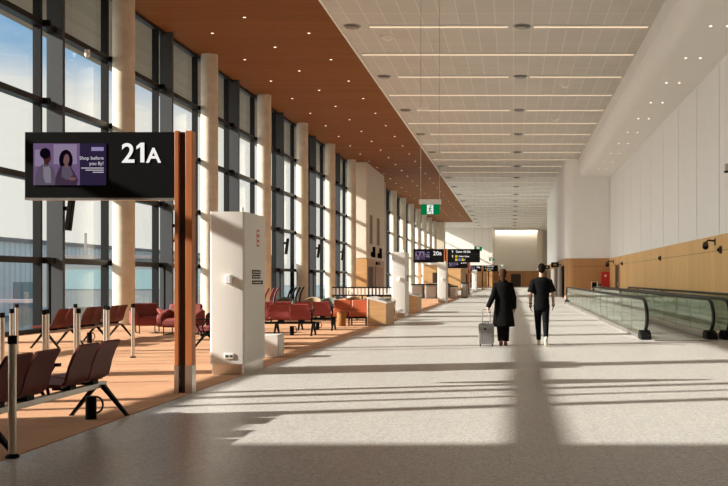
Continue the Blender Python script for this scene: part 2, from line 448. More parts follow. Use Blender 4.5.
for n in range(-10, 34):
    yb = 27.3 + 4.5 * n
    if n == 12: continue
    wn += 1
    w = bpy.data.objects.new('window_%d' % wn, None); COL.objects.link(w); w.location = (XW, yb, 0); struct(w)
    for nm, me in WM + ([WS] if n % 2 == 0 else []):
        o = bpy.data.objects.new(nm, me); COL.objects.link(o); o.parent = w
struct(MB().box(XW - .1, XW + .1, 81.2, 85.5, 0, ZC).build('wall_left', MT['cream'], smooth=0))

# concrete columns
cp = None
k_before = k_after = 0
for n in range(-4, 15):
    yb = 31.85 + 9 * n
    if n == 6: continue
    if n < 0: lab = 'round concrete column before the first one seen, %s nearer the foreground' % ORD[-n - 1]
    elif n < 6: lab = 'tall round concrete column by the windows, %s counted from the nearest' % ORD[n]
    else: lab = 'far round concrete column, %s one beyond the cream service block' % ORD[n - 7]
    if cp is None:
        cp = MB().cone((0, 0, 0), (0, 0, ZC - .04), .34, n=40).build('concrete_column', MT['concrete'])
        cp.location = (-12.4, yb, 0); tag(cp, lab, 'column', 'round concrete columns along the windows')
    else: copy_tree(cp, (-12.4, yb, 0), label=lab)

# column loudspeakers on the steel posts
sp0 = None
for i, yb in enumerate((28.12, 37.12, 46.12, 55.12, 64.12, 73.12)):
    lab = 'slim black loudspeaker tilted on a steel window post, %s counted from the nearest' % ORD[i]
    if sp0 is None:
        sp0 = thing('column_loudspeaker', lab, 'loudspeaker', (XW + .40, yb, 2.84), 0, 'loudspeakers on the window posts')
        MB().obox((.17, 0, .43), (.13, .22, .88), (0, math.radians(7), 0)).build('cabinet', MT['black'], sp0, bevel=.015)
        MB().box(0, .12, -.04, .04, .55, .67).build('bracket', MT['black'], sp0)
    else: copy_tree(sp0, (XW + .40, yb, 2.84), label=lab)
c = thing('dome_camera', 'small white dome camera under a window transom, up high at left', 'camera', (XW + .22, 30.1, 8.34))
MB().sphere((0, 0, -.12), .085).build('dome', MT['white'], c); MB().cone((0, 0, -.06), (0, 0, .03), .075, .075, 16).build('base', MT['white'], c)

# ------------------------------------------------------------------ ceiling fittings
def vis(x, y, z): 
    u = 513 + 1000 * x / y; v = 279 - 1000 * (z - EYE) / y
    return -3 < u < 731 and v > -1
# downlights in the timber
dl_meshes = {}
def downlight(x, y, z, lab, grp, lamp='b'):
    if 'a' not in dl_meshes:
        dl_meshes['a'] = MB().lathe([(.04, -.004), (.06, -.006), (.068, -.006), (.068, .0), (.04, 0)], n=16).mesh('trim_ring'); dl_meshes['a'].materials.append(MT['white'])
        dl_meshes['b'] = MB().cone((0, 0, -.010), (0, 0, -.006), .045, n=14).mesh('lamp'); dl_meshes['b'].materials.append(MT['downlamp'])
        dl_meshes['c'] = MB().cone((0, 0, -.010), (0, 0, -.006), .045, n=14).mesh('lamp'); dl_meshes['c'].materials.append(MT['washlamp'])
    t = thing('recessed_downlight', lab, 'downlight', (x, y, z), 0, grp)
    for nm, k in (('trim_ring', 'a'), ('lamp', lamp)):
        o = bpy.data.objects.new(nm, dl_meshes[k]); COL.objects.link(o); o.parent = t
for x, y1, rowname in ((-11.2, 32.75, 'window-side'), (-9.4, 35.0, 'middle'), (-7.6, 37.25, 'corridor-side')):
    y = y1 ; i = 0
    while y < 158:
        if vis(x, y, ZC):
            downlight(x, y, ZC - .041, 'small downlight in the brown timber ceiling, %s row, %s from the nearest' % (rowname, ORD[min(i, 31)]), 'downlights in the timber ceiling'); i += 1
        y += 4.5
for x, nm in ((6.15, 'left'), (6.67, 'right')):
    y = 31.1; i = 0
    while y < 76:
        if vis(x, y, 9.34):
            downlight(x, y, 9.339, 'tiny downlight under the pale bulkhead, %s of its pair, %s pair from the nearest' % (nm, ORD[i]), 'downlights under the bulkhead', 'c')
        i += 1; y += 4.5
# linear lights across the white ceiling
def linear(x0, x1, y, lab):
    t = thing('ceiling_strip_light', lab, 'ceiling light', ((x0 + x1) / 2, y, ZC - .021), 0, 'linear lights across the white ceiling')
    h = (x1 - x0) / 2
    m = MB(); m.box(-h, h, -.16, -.10, -.03, .02); m.box(-h, h, .10, .16, -.03, .02); m.box(-h - .02, -h, -.16, .16, -.03, .02); m.box(h, h + .02, -.16, .16, -.03, .02)
    m.build('housing', MT['bulk'], t, smooth=0)
    MB().box(-h, h, -.10, .10, -.02, -.002).build('diffuser', MT['lampwarm'], t, smooth=0)
def slot(x0, x1, y):
    pass
dif0 = None
i = 0; y = 36.35
while y < 176:
    o = ORD[i]
    if i % 2 == 0:
        linear(-5.2, -.2, y, 'left part of split linear light, %s row across the white ceiling' % o)
        linear(.75, 4.9, y, 'right part of split linear light, %s row across the white ceiling' % o)
        for x, sd in ((-5.85, 'timber-side'), (.33, 'central')):
            lab = '%s round dark air diffuser in the %s light row of the white ceiling' % (sd, o)
            if dif0 is None:
                dif0 = thing('ceiling_air_diffuser', lab, 'air diffuser', (x, y, ZC), 0, 'round air diffusers in the ceiling')
                MB().lathe([(.05, -.10), (.18, -.10), (.25, -.08), (.25, -.06), (.05, -.06)], n=20).build('disc', MT['greymetal'], dif0)
                MB().lathe([(.2, -.06), (.32, -.02), (.32, 0), (.2, 0)], n=20).build('rim', MT['greymetal'], dif0)
            else: copy_tree(dif0, (x, y, ZC), label=lab)
    else:
        linear(-6.15, 4.9, y, 'continuous linear light, %s row across the white ceiling' % o)
    i += 1; y += 4.5
dd = None
for i, (x, y) in enumerate(((-4.77, 38.0), (2.44, 47.4), (-4.8, 53.8), (2.4, 57.4))):
    lab = 'small white detector dome on the white ceiling, %s from the nearest' % ORD[i]
    if dd is None:
        dd = thing('ceiling_detector_dome', lab, 'detector', (x, y, ZC), 0, 'white detector domes')
        MB().lathe([(.28, 0), (.28, -.03), (.05, -.03)], n=20).build('base', MT['white'], dd)
        MB().sphere((0, 0, -.03), (.2, .2, .12), 18, 8).build('dome', MT['white'], dd)
    else: copy_tree(dd, (x, y, ZC), label=lab)
struct(MB().box(-3.3, 4.5, YE - .5, YE - .35, ZC - .12, ZC - .05).build('trim_2', MT['cove'], smooth=0))

# ------------------------------------------------------------------ exit signs
def exit_sign(x, y, z, w, lab):
    t = thing('exit_sign', lab, 'exit sign', (x, y, z), 0, 'hanging green exit signs')
    h = .33 * w / .6
    MB().box(-w / 2 - .05, w / 2 + .05, -.05, .05, h, h + .16).build('housing', MT['white'], t, bevel=.01)
    g = MB().box(-w / 2, w / 2, -.02, .02, 0, h).build('panel', MT['green'], t)
    # running person pictogram with doorway, both faces
    for s in (-1, 1):
        yy = s * .024
        k = h / .33
        MB().box(-.10 * k, .10 * k, yy - .002, yy + .002, .02, h - .02).build('door_pictogram', MT['signwhite'], t, smooth=0)
        m = MB(); y2 = s * .028
        def seg(a, b, r):
            m.cone((a[0] * k, y2, a[1] * k), (b[0] * k, y2, b[1] * k), r * k, n=6)
        m.cone((.02 * k, y2 - .002, .268 * k), (.02 * k, y2 + .002, .268 * k), .026 * k, n=12)
        seg((.0, .235), (-.01, .14), .022); seg((-.01, .14), (.045, .10), .014); seg((.045, .10), (.03, .035), .012)
        seg((-.01, .14), (-.035, .085), .014); seg((-.035, .085), (-.085, .07), .012)
        seg((.005, .225), (.055, .18), .01); seg((0, .225), (-.05, .19), .01)
        m.build('runner_pictogram', MT['green'], t)
    for s in (-1, 1):
        MB().cone((s * w * .5, 0, h + .16), (s * w * .5, 0, ZC - z), .008, n=6).build('rod', MT['alu'], t)
exit_sign(-2.65, 32, 3.53, .60, 'green exit sign on thin rods, largest and nearest of them')
exit_sign(-2.72, 78, 3.65, .60, 'green exit sign hanging just above the black gates direction board')
exit_sign(-2.55, 119, 3.6, .60, 'small green exit sign hanging in front of the far white wall')
exit_sign(-1.95, 178, 3.55, .60, 'tiny green exit sign, farthest down the hall, above the walking woman')

# ------------------------------------------------------------------ gate signs
PUR = {k: emis('advert_' + k, c, s * .5) for k, c, s in (
    ('lilac', (.33, .20, .42), .55), ('violet', (.055, .035, .10), .55), ('wall', (.52, .40, .62), .6), ('hair', (.012, .006, .02), .4),
    ('skin_dark', (.10, .035, .03), .6), ('skin_light', (.34, .17, .17), .6), ('coat', (.20, .16, .23), .6), ('shirt', (.42, .36, .46), .6), ('jacket', (.10, .06, .11), .6), ('text', (1, .95, 1), .75), ('logo', (.5, .42, .75), .7))}
def screen_art(scr, W, H):
    """a flat advert: two people in front of a pale wall, words at the right"""
    def flat(nm, pts, mt, lay):
        m = MB(); y = -.004 - .0012 * lay
        m.prism([(a * W - W / 2, b * H - H / 2) for a, b in pts], y - .0008, y, 'y'); m.build(nm, PUR[mt], scr, smooth=0)
    def ell(cx, cy, rx, ry, n=18): return [(cx + rx * math.cos(2 * PI * i / n), cy + ry * math.sin(2 * PI * i / n)) for i in range(n)]
    flat('picture_background', [(.0, 0), (.64, 0), (.64, 1), (0, 1)], 'lilac', 0)
    flat('picture_background', [(.02, .45), (.15, .45), (.15, .85), (.02, .85)], 'wall', 1)
    flat('picture_background', [(.28, .5), (.60, .5), (.60, .98), (.28, .98)], 'wall', 1)
    flat('pictured_coat', [(.03, 0), (.03, .22), (.07, .42), (.13, .50), (.22, .50), (.28, .40), (.31, .15), (.31, 0)], 'coat', 2)
    flat('pictured_shirt', [(.14, .2), (.14, .49), (.21, .49), (.24, .36), (.25, .05), (.17, .05)], 'shirt', 3)
    flat('pictured_neck', [(.15, .44), (.21, .44), (.21, .6), (.15, .6)], 'skin_dark', 3)
    flat('pictured_head', ell(.19, .66, .055, .14), 'skin_dark', 4)
    flat('pictured_hair', ell(.165, .76, .075, .13), 'hair', 5)
    flat('pictured_hair', ell(.45, .60, .095, .25), 'hair', 3)
    flat('pictured_jacket', [(.30, 0), (.31, .2), (.36, .42), (.43, .48), (.51, .46), (.57, .3), (.62, .12), (.60, 0)], 'jacket', 4)
    flat('pictured_scarf', [(.39, .20), (.40, .44), (.50, .46), (.55, .25), (.47, .12)], 'coat', 5)
    flat('pictured_neck', [(.435, .42), (.48, .42), (.48, .55), (.435, .55)], 'skin_light', 6)
    flat('pictured_head', ell(.455, .62, .045, .13), 'skin_light', 7)
    flat('pictured_hair', [(.39, .45), (.40, .75), (.44, .83), (.49, .80), (.43, .7), (.41, .5)], 'hair', 8)
    flat('pictured_hand', ell(.54, .15, .05, .04), 'skin_light', 8)
    flat('advert_logo', [(.80, .82), (.97, .82), (.97, .91), (.80, .91)], 'logo', 2)
    text('lettering', 'Shop before', .060 * W / .93 * 1.05, PUR['text'], scr, (W / 2 - .03 * W, -.008, .11 * H), align='RIGHT', ext=.001)
    text('lettering', 'you fly!', .060 * W / .93 * 1.05, PUR['text'], scr, (W / 2 - .03 * W, -.008, -.02 * H), align='RIGHT', ext=.001)
    m = MB()
    for q, (a, b) in enumerate(((.66, .97), (.72, .97), (.82, .97))):
        z = (.40 - .05 * q) * H - H / 2; m.box(a * W - W / 2, b * W - W / 2, -.009, -.007, z, z + .018 * H)
    m.build('fine_print', PUR['text'], scr, smooth=0)
def post(t):
    """two timber fins round a dark slot, steel shoe below"""
    MB().box(-.20, -.148, -.075, .075, .36, 3.37).build('timber_fin', MT['post_wood'], t, bevel=.004)
    MB().box(-.06, .025, -.075, .075, .36, 3.37).build('timber_fin', MT['post_wood'], t, bevel=.004)
    MB().box(-.148, -.06, -.02, .07, 0, 3.36).build('dark_channel', MT['darkbrown'], t, smooth=0)
    MB().box(-.203, -.145, -.078, .078, .0, .36).build('steel_shoe', MT['stainless'], t, smooth=0)
    MB().box(-.063, .028, -.078, .078, .0, .36).build('steel_shoe', MT['stainless'], t, smooth=0)
def gate_sign(y, num, let, lab):
    t = thing('gate_sign', lab, 'sign', (-4.135, y, 0), 0, 'black gate signs on timber posts')
    post(t)
    MB().box(-2.125, -.205, -.06, .06, 2.51, 3.355).build('board', MT['black'], t, bevel=.006)
    MB().box(-2.125, -.205, -.062, .062, 2.485, 2.51).build('lower_edge', MT['alu'], t, smooth=0)
    W, H = .93, .535
    scr = MB().box(-W / 2, W / 2, -.004, .01, -H / 2, H / 2).build('screen', PUR['violet'], t, loc=(-1.545, -.064, 2.94), smooth=0)
    screen_art(scr, W, H)
    x = -.885
    for ch in num:
        if ch == '1':                                   # a one with a flag at its top
            h = .252; m = MB()
            m.prism([(x + .055, 0), (x + .105, 0), (x + .105, h), (x + .06, h), (x + .005, h - .045), (x + .005, h - .085), (x + .055, h - .052)], -.068, -.062, 'y')
            m.build('gate_number', MT['signwhite'], t, loc=(0, 0, 2.965), smooth=0); x += .135
        else:
            text('gate_number', ch, .35, MT['signwhite'], t, (x, -.064, 2.965), ext=.003, bold=.005); x += .19
    text('gate_number', let, .265, MT['signwhite'], t, (x + .0, -.064, 2.965), ext=.003, bold=.005)
    return t
gate_sign(12.88, '21', 'A', 'black gate sign reading 21A with advert screen on a reddish timber post')
gate_sign(62.9, '20', 'B', 'black gate sign reading 20B with advert screen on a timber post')
gate_sign(96, '20', 'A', 'black gate sign partly hidden under the yellow icon direction board')
gate_sign(138, '19', 'B', 'small far black gate sign next to the last direction board')
YEL = emis('icon_yellow', (.75, .6, .02), .5); BLU = emis('icon_blue', (.22, .25, .8), .5)
def direction_board(y, lab):
    t = thing('direction_sign', lab, 'sign', (-3.92, y, 0), 0, 'black direction boards')
    MB().box(-.18, 1.84, -.06, .06, 2.51, 3.355).build('board', MT['black'], t, bevel=.006)
    MB().box(-.18, 1.84, -.062, .062, 3.03, 3.04).build('divider', MT['steel'], t, smooth=0)
    text('heading', 'Gates 18-20a', .17, MT['signwhite'], t, (.33, -.065, 3.13), bold=.004)
    text('lettering', 'Other Gates', .13, MT['signwhite'], t, (.50, -.065, 2.85), bold=.003)
    m = MB()
    for x, z in ((.12, 3.18), (.12, 2.88)):
        m.box(x - .015, x + .015, -.068, -.062, z - .07, z + .04); m.prism([(x - .06, z + .03), (x + .06, z + .03), (x, z + .09)], -.068, -.062, 'y')
    m.build('arrow', MT['signwhite'], t, smooth=0)
    for x, z, mt in ((.36, 2.89, YEL), (.36, 2.68, YEL), (.56, 2.68, BLU), (.76, 2.68, YEL)):
        MB().box(x - .075, x + .075, -.068, -.062, z - .075, z + .075).build('icon', mt, t, smooth=0)
    MB().box(.88, .9, -.068, -.062, 2.62, 2.74).build('icon', MT['signwhite'], t, smooth=0)
direction_board(62.9, 'black direction board with yellow and blue icons beside the 20B sign')
direction_board(138, 'far black direction board with yellow icons above the woman')
t = thing('sign_post', 'last reddish timber sign post far down the hall beside the woman', 'post', (-4.13, 172, 0)); post(t)

# ------------------------------------------------------------------ totems
def make_totem():
    t = thing('service_totem', 'tall white service totem at the carpet edge, nearest and largest', 'totem', (-4.10, 15.28, 0), 0, 'white service totems along the carpet edge')
    MB().prism(rrect(-.535, 0, 0, 1.27, .035), .17, 2.50).build('body', MT['totem'], t)
    MB().prism(rrect(-.515, -.02, .02, 1.25, .03), 0, .17).build('kick_plate', MT['stainless'], t)
    MB().box(-.275, -.185, -.11, 0, 1.40, 1.53).build('call_point', MT['white'], t, bevel=.012)
    so = MB().box(-.31, -.165, -.018, 0, .25, .335).build('socket_plate', MT['white'], t, bevel=.006)
    MB().box(-.29, -.25, -.022, -.018, .275, .31).build('outlet', MT['steel'], so); MB().box(-.225, -.185, -.022, -.018, .275, .31).build('outlet', MT['steel'], so)
    st = MB().box(0, .004, .72, .87, 1.99, 2.26).build('red_notice', MT['firered'], t, smooth=0)
    m = MB()
    for z in (2.19, 2.10, 2.02): m.box(.004, .006, .75, .84, z, z + .04)
    m.build('pictogram', MT['paperwhite'], st, smooth=0)
    for z, e in ((1.55, .95), (1.475, .93), (1.385, 1.10)):
        l = MB().box(0, .004, .43, e, z, z + .062).build('black_label', MT['black'], t, smooth=0)
        m = MB(); yy = .47
        while yy < e - .08:
            w = random.uniform(.05, .09); m.box(.004, .006, yy, yy + w, z + .022, z + .038); yy += w + .03
        m.build('print', MT['paperwhite'], l, smooth=0)
    MB().cone((-.09, .2, 2.5), (-.09, .2, 2.58), .02, n=8).build('sensor', MT['white'], t)
    return t
tt = make_totem()
copy_tree(tt, (-4.10, 38.2, 0), label='white service totem standing behind the oak end unit')
copy_tree(tt, (-4.10, 61.4, 0), label='white service totem below the 20B gate sign')
copy_tree(tt, (-4.10, 113, 0), label='distant white service totem below the far gate sign')
b = MB().box(-.85, 0, 0, .46, 0, .43).build('low_plinth', MT['totem'], loc=(-4.36, 18.6, 0), bevel=.02)
tag(b, 'low white box on the carpet behind the nearest totem', 'plinth')

# ------------------------------------------------------------------ beam seating
def seat_prof(pts, th):
    up = []; dn = []
    for i, p in enumerate(pts):
        a = Vector(pts[max(i - 1, 0)]); b = Vector(pts[min(i + 1, len(pts) - 1)]); d = (b - a).normalized(); nrm = Vector((-d.y, d.x))
        up.append(Vector(p) + nrm * th / 2); dn.append(Vector(p) - nrm * th / 2)
    return up, dn
def shell(pts, widths, th, dish=0.):
    up, dn = seat_prof(pts, th); rings = []
    nx = 6
    for side, sgn in ((up, 1), (dn, -1)):
        pass
    rings = []
    for (a, b, w) in zip(up, dn, widths):
        r = []
        for i in range(nx + 1):
            s = -1 + 2 * i / nx; r.append((s * w, a.x + dish * (1 - s * s), a.y))
        for i in range(nx, -1, -1):
            s = -1 + 2 * i / nx; r.append((s * w, b.x + dish * (1 - s * s), b.y))
        rings.append(r)
    return MB().loft(rings)
BACK = [(.055, .425), (.088, .455), (.105, .51), (.125, .60), (.165, .71), (.225, .815)]
BACKW = [.235, .25, .25, .247, .24, .225]
PAN = [(-.37, .425), (-.345, .445), (-.25, .445), (-.1, .42), (.04, .415)]
PANW = [.22, .235, .245, .245, .235]
def bench(lab, loc, rz, pairs, seatm, gap=.35, arms_ends=False, legs=None):
    """local: beam along +X, sitter faces -Y"""
    t = thing('beam_bench', lab, 'bench seating', loc, rz, 'beam seating at the gates')
    sm = MT[seatm]; x = .11; cs = []; arms = []
    for p in range(pairs):
        for q in range(2): cs.append(x + .25); x += .53
        arms.append(x + gap / 2 - .03); x += gap
    arms.pop(); L = cs[-1] + .42
    MB().box(0, L, -.035, .035, .30, .36).build('beam', MT['alu' if seatm == 'maroon' else 'black'], t, bevel=.006)
    for c_ in cs:
        o = shell(BACK, BACKW, .026, -.012).build('backrest', sm, t, loc=(c_, 0, 0))
        shell(PAN, PANW, .035).build('seat', sm, t, loc=(c_, 0, 0))
        MB().box(-.07, .07, -.12, .06, .36, .405).build('seat_bracket', MT['black'], t, loc=(c_, 0, 0))
    for a in arms + ([.1, L - .1] if arms_ends else []):
        m = MB(); m.tube([(a, -.02, .33), (a, -.12, .5), (a, -.22, .63)], .016); m.tube([(a, .02, .33), (a, -.02, .5), (a, .06, .63)], .016)
        m.obox((a, -.08, .645), (.06, .40, .03)); m.build('armrest', MT['black'], t)
    if legs is None: legs = [.04, L - .35] if pairs < 3 else [.04, L / 2, L - .04]
    for lx in legs:
        for s in (-1, 1):
            MB().loft([[(lx - .03, s * .03 - .03, .33), (lx + .03, s * .03 - .03, .33), (lx + .03, s * .03 + .03, .33), (lx - .03, s * .03 + .03, .33)],
                       [(lx - .02, s * .29 - .018, .012), (lx + .02, s * .29 - .018, .012), (lx + .02, s * .29 + .018, .012), (lx - .02, s * .29 + .018, .012)]]).build('leg', MT['black'], t)
            MB().cone((lx, s * .295, 0), (lx, s * .295, .014), .028, n=10).build('foot', MT['black'], t)
    return t
CZ = .006
bench('maroon beam bench in the front corner, backs to the corridor, steel beam', (-4.44, 10.85, CZ), -PI / 2, 3, 'maroon', legs=[.12, 2.54, 3.9])
bench('maroon beam bench by the windows behind the front corner bench', (-9.9, 25.25, CZ), -PI / 2, 3, 'maroon', legs=[.05, 1.5, 2.9, 4.1])
bench('red beam bench end showing between the timber post and nearest totem', (-6.28, 22.9, CZ), -PI / 2, 2, 'red', legs=[.2, 2.4], arms_ends=True)
bench('red beam bench just right of the nearest totem, backs to the viewer', (-5.12, 25.9, CZ), PI, 2, 'red', gap=.02, arms_ends=True, legs=[.05, 1.0, 2.3])
bench('red beam bench behind the nearest red row, its end beside the orange sofa', (-5.08, 28.6, CZ), PI, 2, 'red', gap=.02, arms_ends=True, legs=[.05, 1.0, 2.3])
# power pedestals
t = thing('power_pedestal', 'black floor power pedestal with looped cable under the front corner bench', 'power pedestal', (-4.41, 10.45, CZ))
MB().cone((0, 0, 0), (0, 0, .24), .055, n=20).build('body', MT['black'], t, bevel=.006)
MB().tube([(.05 + .075 * math.sin(a) , 0, .15 + .085 * math.cos(a)) for a in [PI * i / 10 for i in range(11)]], .011).build('cable', MT['rubber'], t)
for i, (x, y, l) in enumerate(((-9.7, 22.9, 'black floor power pedestal under the maroon bench by the windows'), (-5.75, 26.0, 'black floor power pedestal under the nearest red row of seats'), (-5.6, 28.65, 'black floor power pedestal under the red bench near orange sofa'))):
    copy_tree(t, (x, y, CZ), label=l)

# lounge armchairs
def lounge(lab, loc, rz, w=.86, mat='loungered', name='lounge_armchair'):
    t = thing(name, lab, 'armchair', loc, rz, 'red lounge armchairs')
    h = w / 2
    MB().prism(rrect(-.40, .30, .20, .44, .08), -h + .06, h - .06, 'x').build('seat_cushion', MT[mat], t, bevel=.03)
    MB().prism([(.16, .36), (.34, .30), (.46, .74), (.42, .80), (.33, .80)], -h + .02, h - .02, 'x').build('backrest', MT[mat], t, bevel=.05, seg=3)
    for s in (-1, 1):
        MB().prism([(-.40, .22), (-.42, .46), (-.36, .54), (.22, .66), (.36, .62), (.32, .22)], s * h - .07, s * h + .07, 'x').build('arm', MT[mat], t, bevel=.03, seg=3)
    m = MB()
    for s in (-1, 1):
        m.tube([(s * (h - .1), -.36, .21), (s * (h - .1), -.36, .012), (s * (h - .1), .32, .012), (s * (h - .1), .32, .22)], .014)
    m.build('sled_base', MT['black'], t)
    return t
lounge('red lounge armchair by the windows, left of its two neighbours', (-9.95, 27.2, CZ), .5, .7)
lounge('red lounge armchair by the windows, middle of its three', (-8.75, 26.4, CZ), 0, .9)
lounge('red lounge armchair by the windows half hidden behind the timber post', (-7.62, 26.9, CZ), -.2, .85)

# high backed chairs seen from the side
def highback(lab, loc, mat):
    t = thing('high_back_chair', lab, 'chair', loc, -1.36, 'high-backed chairs in a row by the windows')
    pts = [(.05, .40), (.10, .46), (.14, .60), (.15, .75), (.19, .92), (.28, 1.10), (.31, 1.14)]
    shell(pts, [.18, .2, .21, .21, .2, .18, .15], .05, -.02).build('backrest', MT[mat], t)
    shell([(-.42, .40), (-.38, .43), (-.2, .43), (.08, .40)], [.22, .25, .26, .25], .06).build('seat', MT[mat], t)
    MB().cone((0, -.1, .05), (0, -.1, .40), .03, n=10).build('stem', MT['black'], t)
    m = MB()
    for k in range(4):
        a = PI / 4 + k * PI / 2; m.tube([(0, -.1, .06), (.27 * math.cos(a), -.1 + .27 * math.sin(a), .014)], .014)
    m.build('star_base', MT['black'], t)
for i, y in enumerate((34.2, 35.0, 35.6)):
    highback('tall red high-backed chair seen edge-on, %s in the red trio' % ORD[i], (-8.65, y, CZ), 'loungered')
for i, y in enumerate((37.8, 38.5, 39.2, 39.9)):
    highback('tall black high-backed chair seen edge-on, %s in the black row' % ORD[i], (-8.65, y, CZ), 'black')

# orange sofa, pouffe, end units
t = thing('orange_sofa', 'orange leather two-seat sofa on dark legs beside the oak end unit', 'sofa', (-5.16, 31.75, CZ))
for s in (-1, 1):
    MB().box(s * .29 - .285, s * .29 + .285, -.36, .18, .27, .46).build('seat_cushion', MT['orange'], t, bevel=.05, seg=3)
    MB().prism([(.12, .40), (.26, .40), (.36, .80), (.24, .80)], s * .29 - .285, s * .29 + .285, 'x').build('back_cushion', MT['orange'], t, bevel=.035, seg=3)
MB().box(-.58, .58, -.34, .30, .22, .27).build('frame', MT['black'], t)
for sx in (-.54, 0, .54):
    for sy in (-.3, .26): MB().box(sx - .02, sx + .02, sy - .02, sy + .02, 0, .22).build('leg', MT['black'], t)
t = thing('round_pouffe', 'round ochre pouffe in front of the orange sofa', 'pouffe', (-5.33, 31.05, CZ))
MB().lathe([(.02, 0), (.12, 0), (.135, .03), (.14, .22), (.135, .40), (.11, .45), (.02, .46)], n=24).build('body', MT['ochre'], t)
MB().cone((0, 0, .448), (0, 0, .466), .06, .04, n=20).build('button', MT['ochre'], t)
def end_unit(lab, y, x1, w, d):
    t = thing('oak_end_unit', lab, 'cabinet', (x1, y, 0), 0, 'oak end units at the carpet edge')
    MB().prism([(-w, 0), (0, 0), (0, .70), (-w, .86)], 0, d, 'y').build('carcass', MT['unit_wood'], t, smooth=0)
    MB().prism([(-w - .02, .862), (.02, .697), (.02, .732), (-w - .02, .90)], -.02, d + .02, 'y').build('sloped_top', MT['white'], t, smooth=0)
    MB().box(-w + .03, -.03, -.012, 0, 0, .08).build('kick_plate', MT['stainless'], t, smooth=0)
    MB().box(-w - .012, -w + .02, -.012, 0, .0, .87).build('corner_trim', MT['white'], t, smooth=0)
    MB().box(-w * .5, -.06, .4, d - .3, .735, .85).build('planter_insert', MT['greymetal'], t, smooth=0)
end_unit('oak end unit with sloped white top beside the orange sofa', 31.3, -3.98, .58, 2.2)
end_unit('smaller oak end unit behind the white totem near gate 20B', 43.0, -4.12, .56, 2.0)

# tub chairs behind the sofa
def tub(lab, x, y, rz, mat):
    t = thing('tub_chair', lab, 'chair', (x, y, CZ), rz, 'tub chairs behind the orange sofa')
    rings = []
    for i in range(15):
        a = math.radians(-20 + 220 * i / 14); r0, r1 = .26, .35; h = .62 + .20 * math.sin(max(0, min(PI, (a + .35) * PI / 3.84)))
        rings.append([(r * math.cos(a), r * math.sin(a), z) for r, z in ((r1 - .03, .16), (r1, h - .03), ((r0 + r1) / 2, h), (r0, h - .03), (r0 - .0, .16))])
    MB().loft(rings).build('shell_back', MT[mat], t)
    MB().lathe([(.02, .14), (.27, .14), (.29, .2), (.29, .42), (.24, .46), (.02, .47)], n=24).build('seat', MT[mat], t)
    m = MB()
    for k in range(4):
        a = PI / 4 + k * PI / 2; m.cone((.2 * math.cos(a), .2 * math.sin(a), 0), (.18 * math.cos(a), .18 * math.sin(a), .15), .014, .018, 8)
    m.build('legs', MT['black'], t)
tl = ['leftmost', 'second from left', 'third from left', 'fourth from left', 'fifth from left', 'sixth from left']
for i, (x, m) in enumerate(((-8.0, 'grey'), (-7.2, 'tan'), (-6.45, 'grey'), (-5.72, 'tan'), (-5.0, 'grey'), (-4.55, 'tan'))):
    tub('%s tub chair, %s, in the row of rounded chairs behind the orange sofa' % ({'grey': 'grey-green', 'tan': 'tan'}[m], tl[i]), x, 35.0 + (.8 if i % 2 else 0), 0, m)

# queue posts
def make_post(lab, x, y):
    t = thing('queue_post', lab, 'queue post', (x, y, CZ), 0, 'steel queue posts')
    MB().cone((0, 0, .012), (0, 0, .93), .032, n=20).build('tube', MT['stainless'], t)
    MB().cone((0, 0, .93), (0, 0, 1.0), .036, n=20).build('belt_head', MT['black'], t, bevel=.004)
    MB().lathe([(.02, 0), (.055, 0), (.055, .012), (.034, .03), (.02, .03)], n=20).build('foot', MT['black'], t)
    return t
qp = make_post('steel queue post with black head in the very front corner by maroon bench', -4.11, 8.21)
for x, y, l in ((-7.07, 18.6, 'steel queue post standing alone, last on the right, before red armchairs'), (-6.95, 17.15, 'steel queue post before the window bench, nearer of the close pair'), (-7.22, 17.7, 'steel queue post before the window bench, farther of the close pair'),
                (-6.78, 15.6, 'steel queue post overlapping another before the window bench, nearer one'), (-8.14, 18.6, 'steel queue post overlapping another before the window bench, farther one'),
                (-7.03, 15.0, 'steel queue post at left end of window bench, left of twins'), (-7.15, 15.35, 'steel queue post at left end of window bench, right of twins'),
                (-9.23, 18.6, 'steel queue post near the left edge, tallest-looking of the left cluster'), (-7.82, 15.6, 'steel queue post near the left edge, middle of the left cluster'), (-7.05, 13.8, 'steel queue post cut by the left edge of the photo')):
    copy_tree(qp, (x, y, CZ), label=l)
for i in range(5):
    copy_tree(qp, (-10.0 + .75 * i, 60.0, CZ), label='far queue post behind the white barred barrier, %s from the left' % ORD[i], group='far queue posts')
t = thing('barred_barrier', 'low barrier of white bars between dark rails before the cream block', 'barrier', (-8.6, 57.0, CZ))
MB().box(-1.7, 1.72, -.035, .035, .95, 1.02).build('top_rail', MT['black'], t)
MB().box(-1.7, 1.72, -.035, .035, .50, .57).build('bottom_rail', MT['black'], t)
for i in range(17): MB().box(-1.66 + .208 * i, -1.55 + .208 * i, -.02, .02, .57, .95).build('bar', MT['white'], t)
for x in (-1.66, 0, 1.68): MB().box(x - .035, x + .035, -.03, .03, 0, .50).build('leg', MT['black'], t)
for y, l in ((80.6, 'dark screen on the side of the cream block, nearer of two'), (84.6, 'dark screen on the side of the cream block, farther of two')):
    t = thing('wall_screen', l, 'screen', (-11.42, y, 3.2), 0, 'dark screens on the cream block')
    MB().box(.14, .36, -.3, -.18, .0, .85).build('display', MT['black'], t); MB().box(0, .2, -.22, -.1, .05, .45).build('bracket', MT['black'], t)

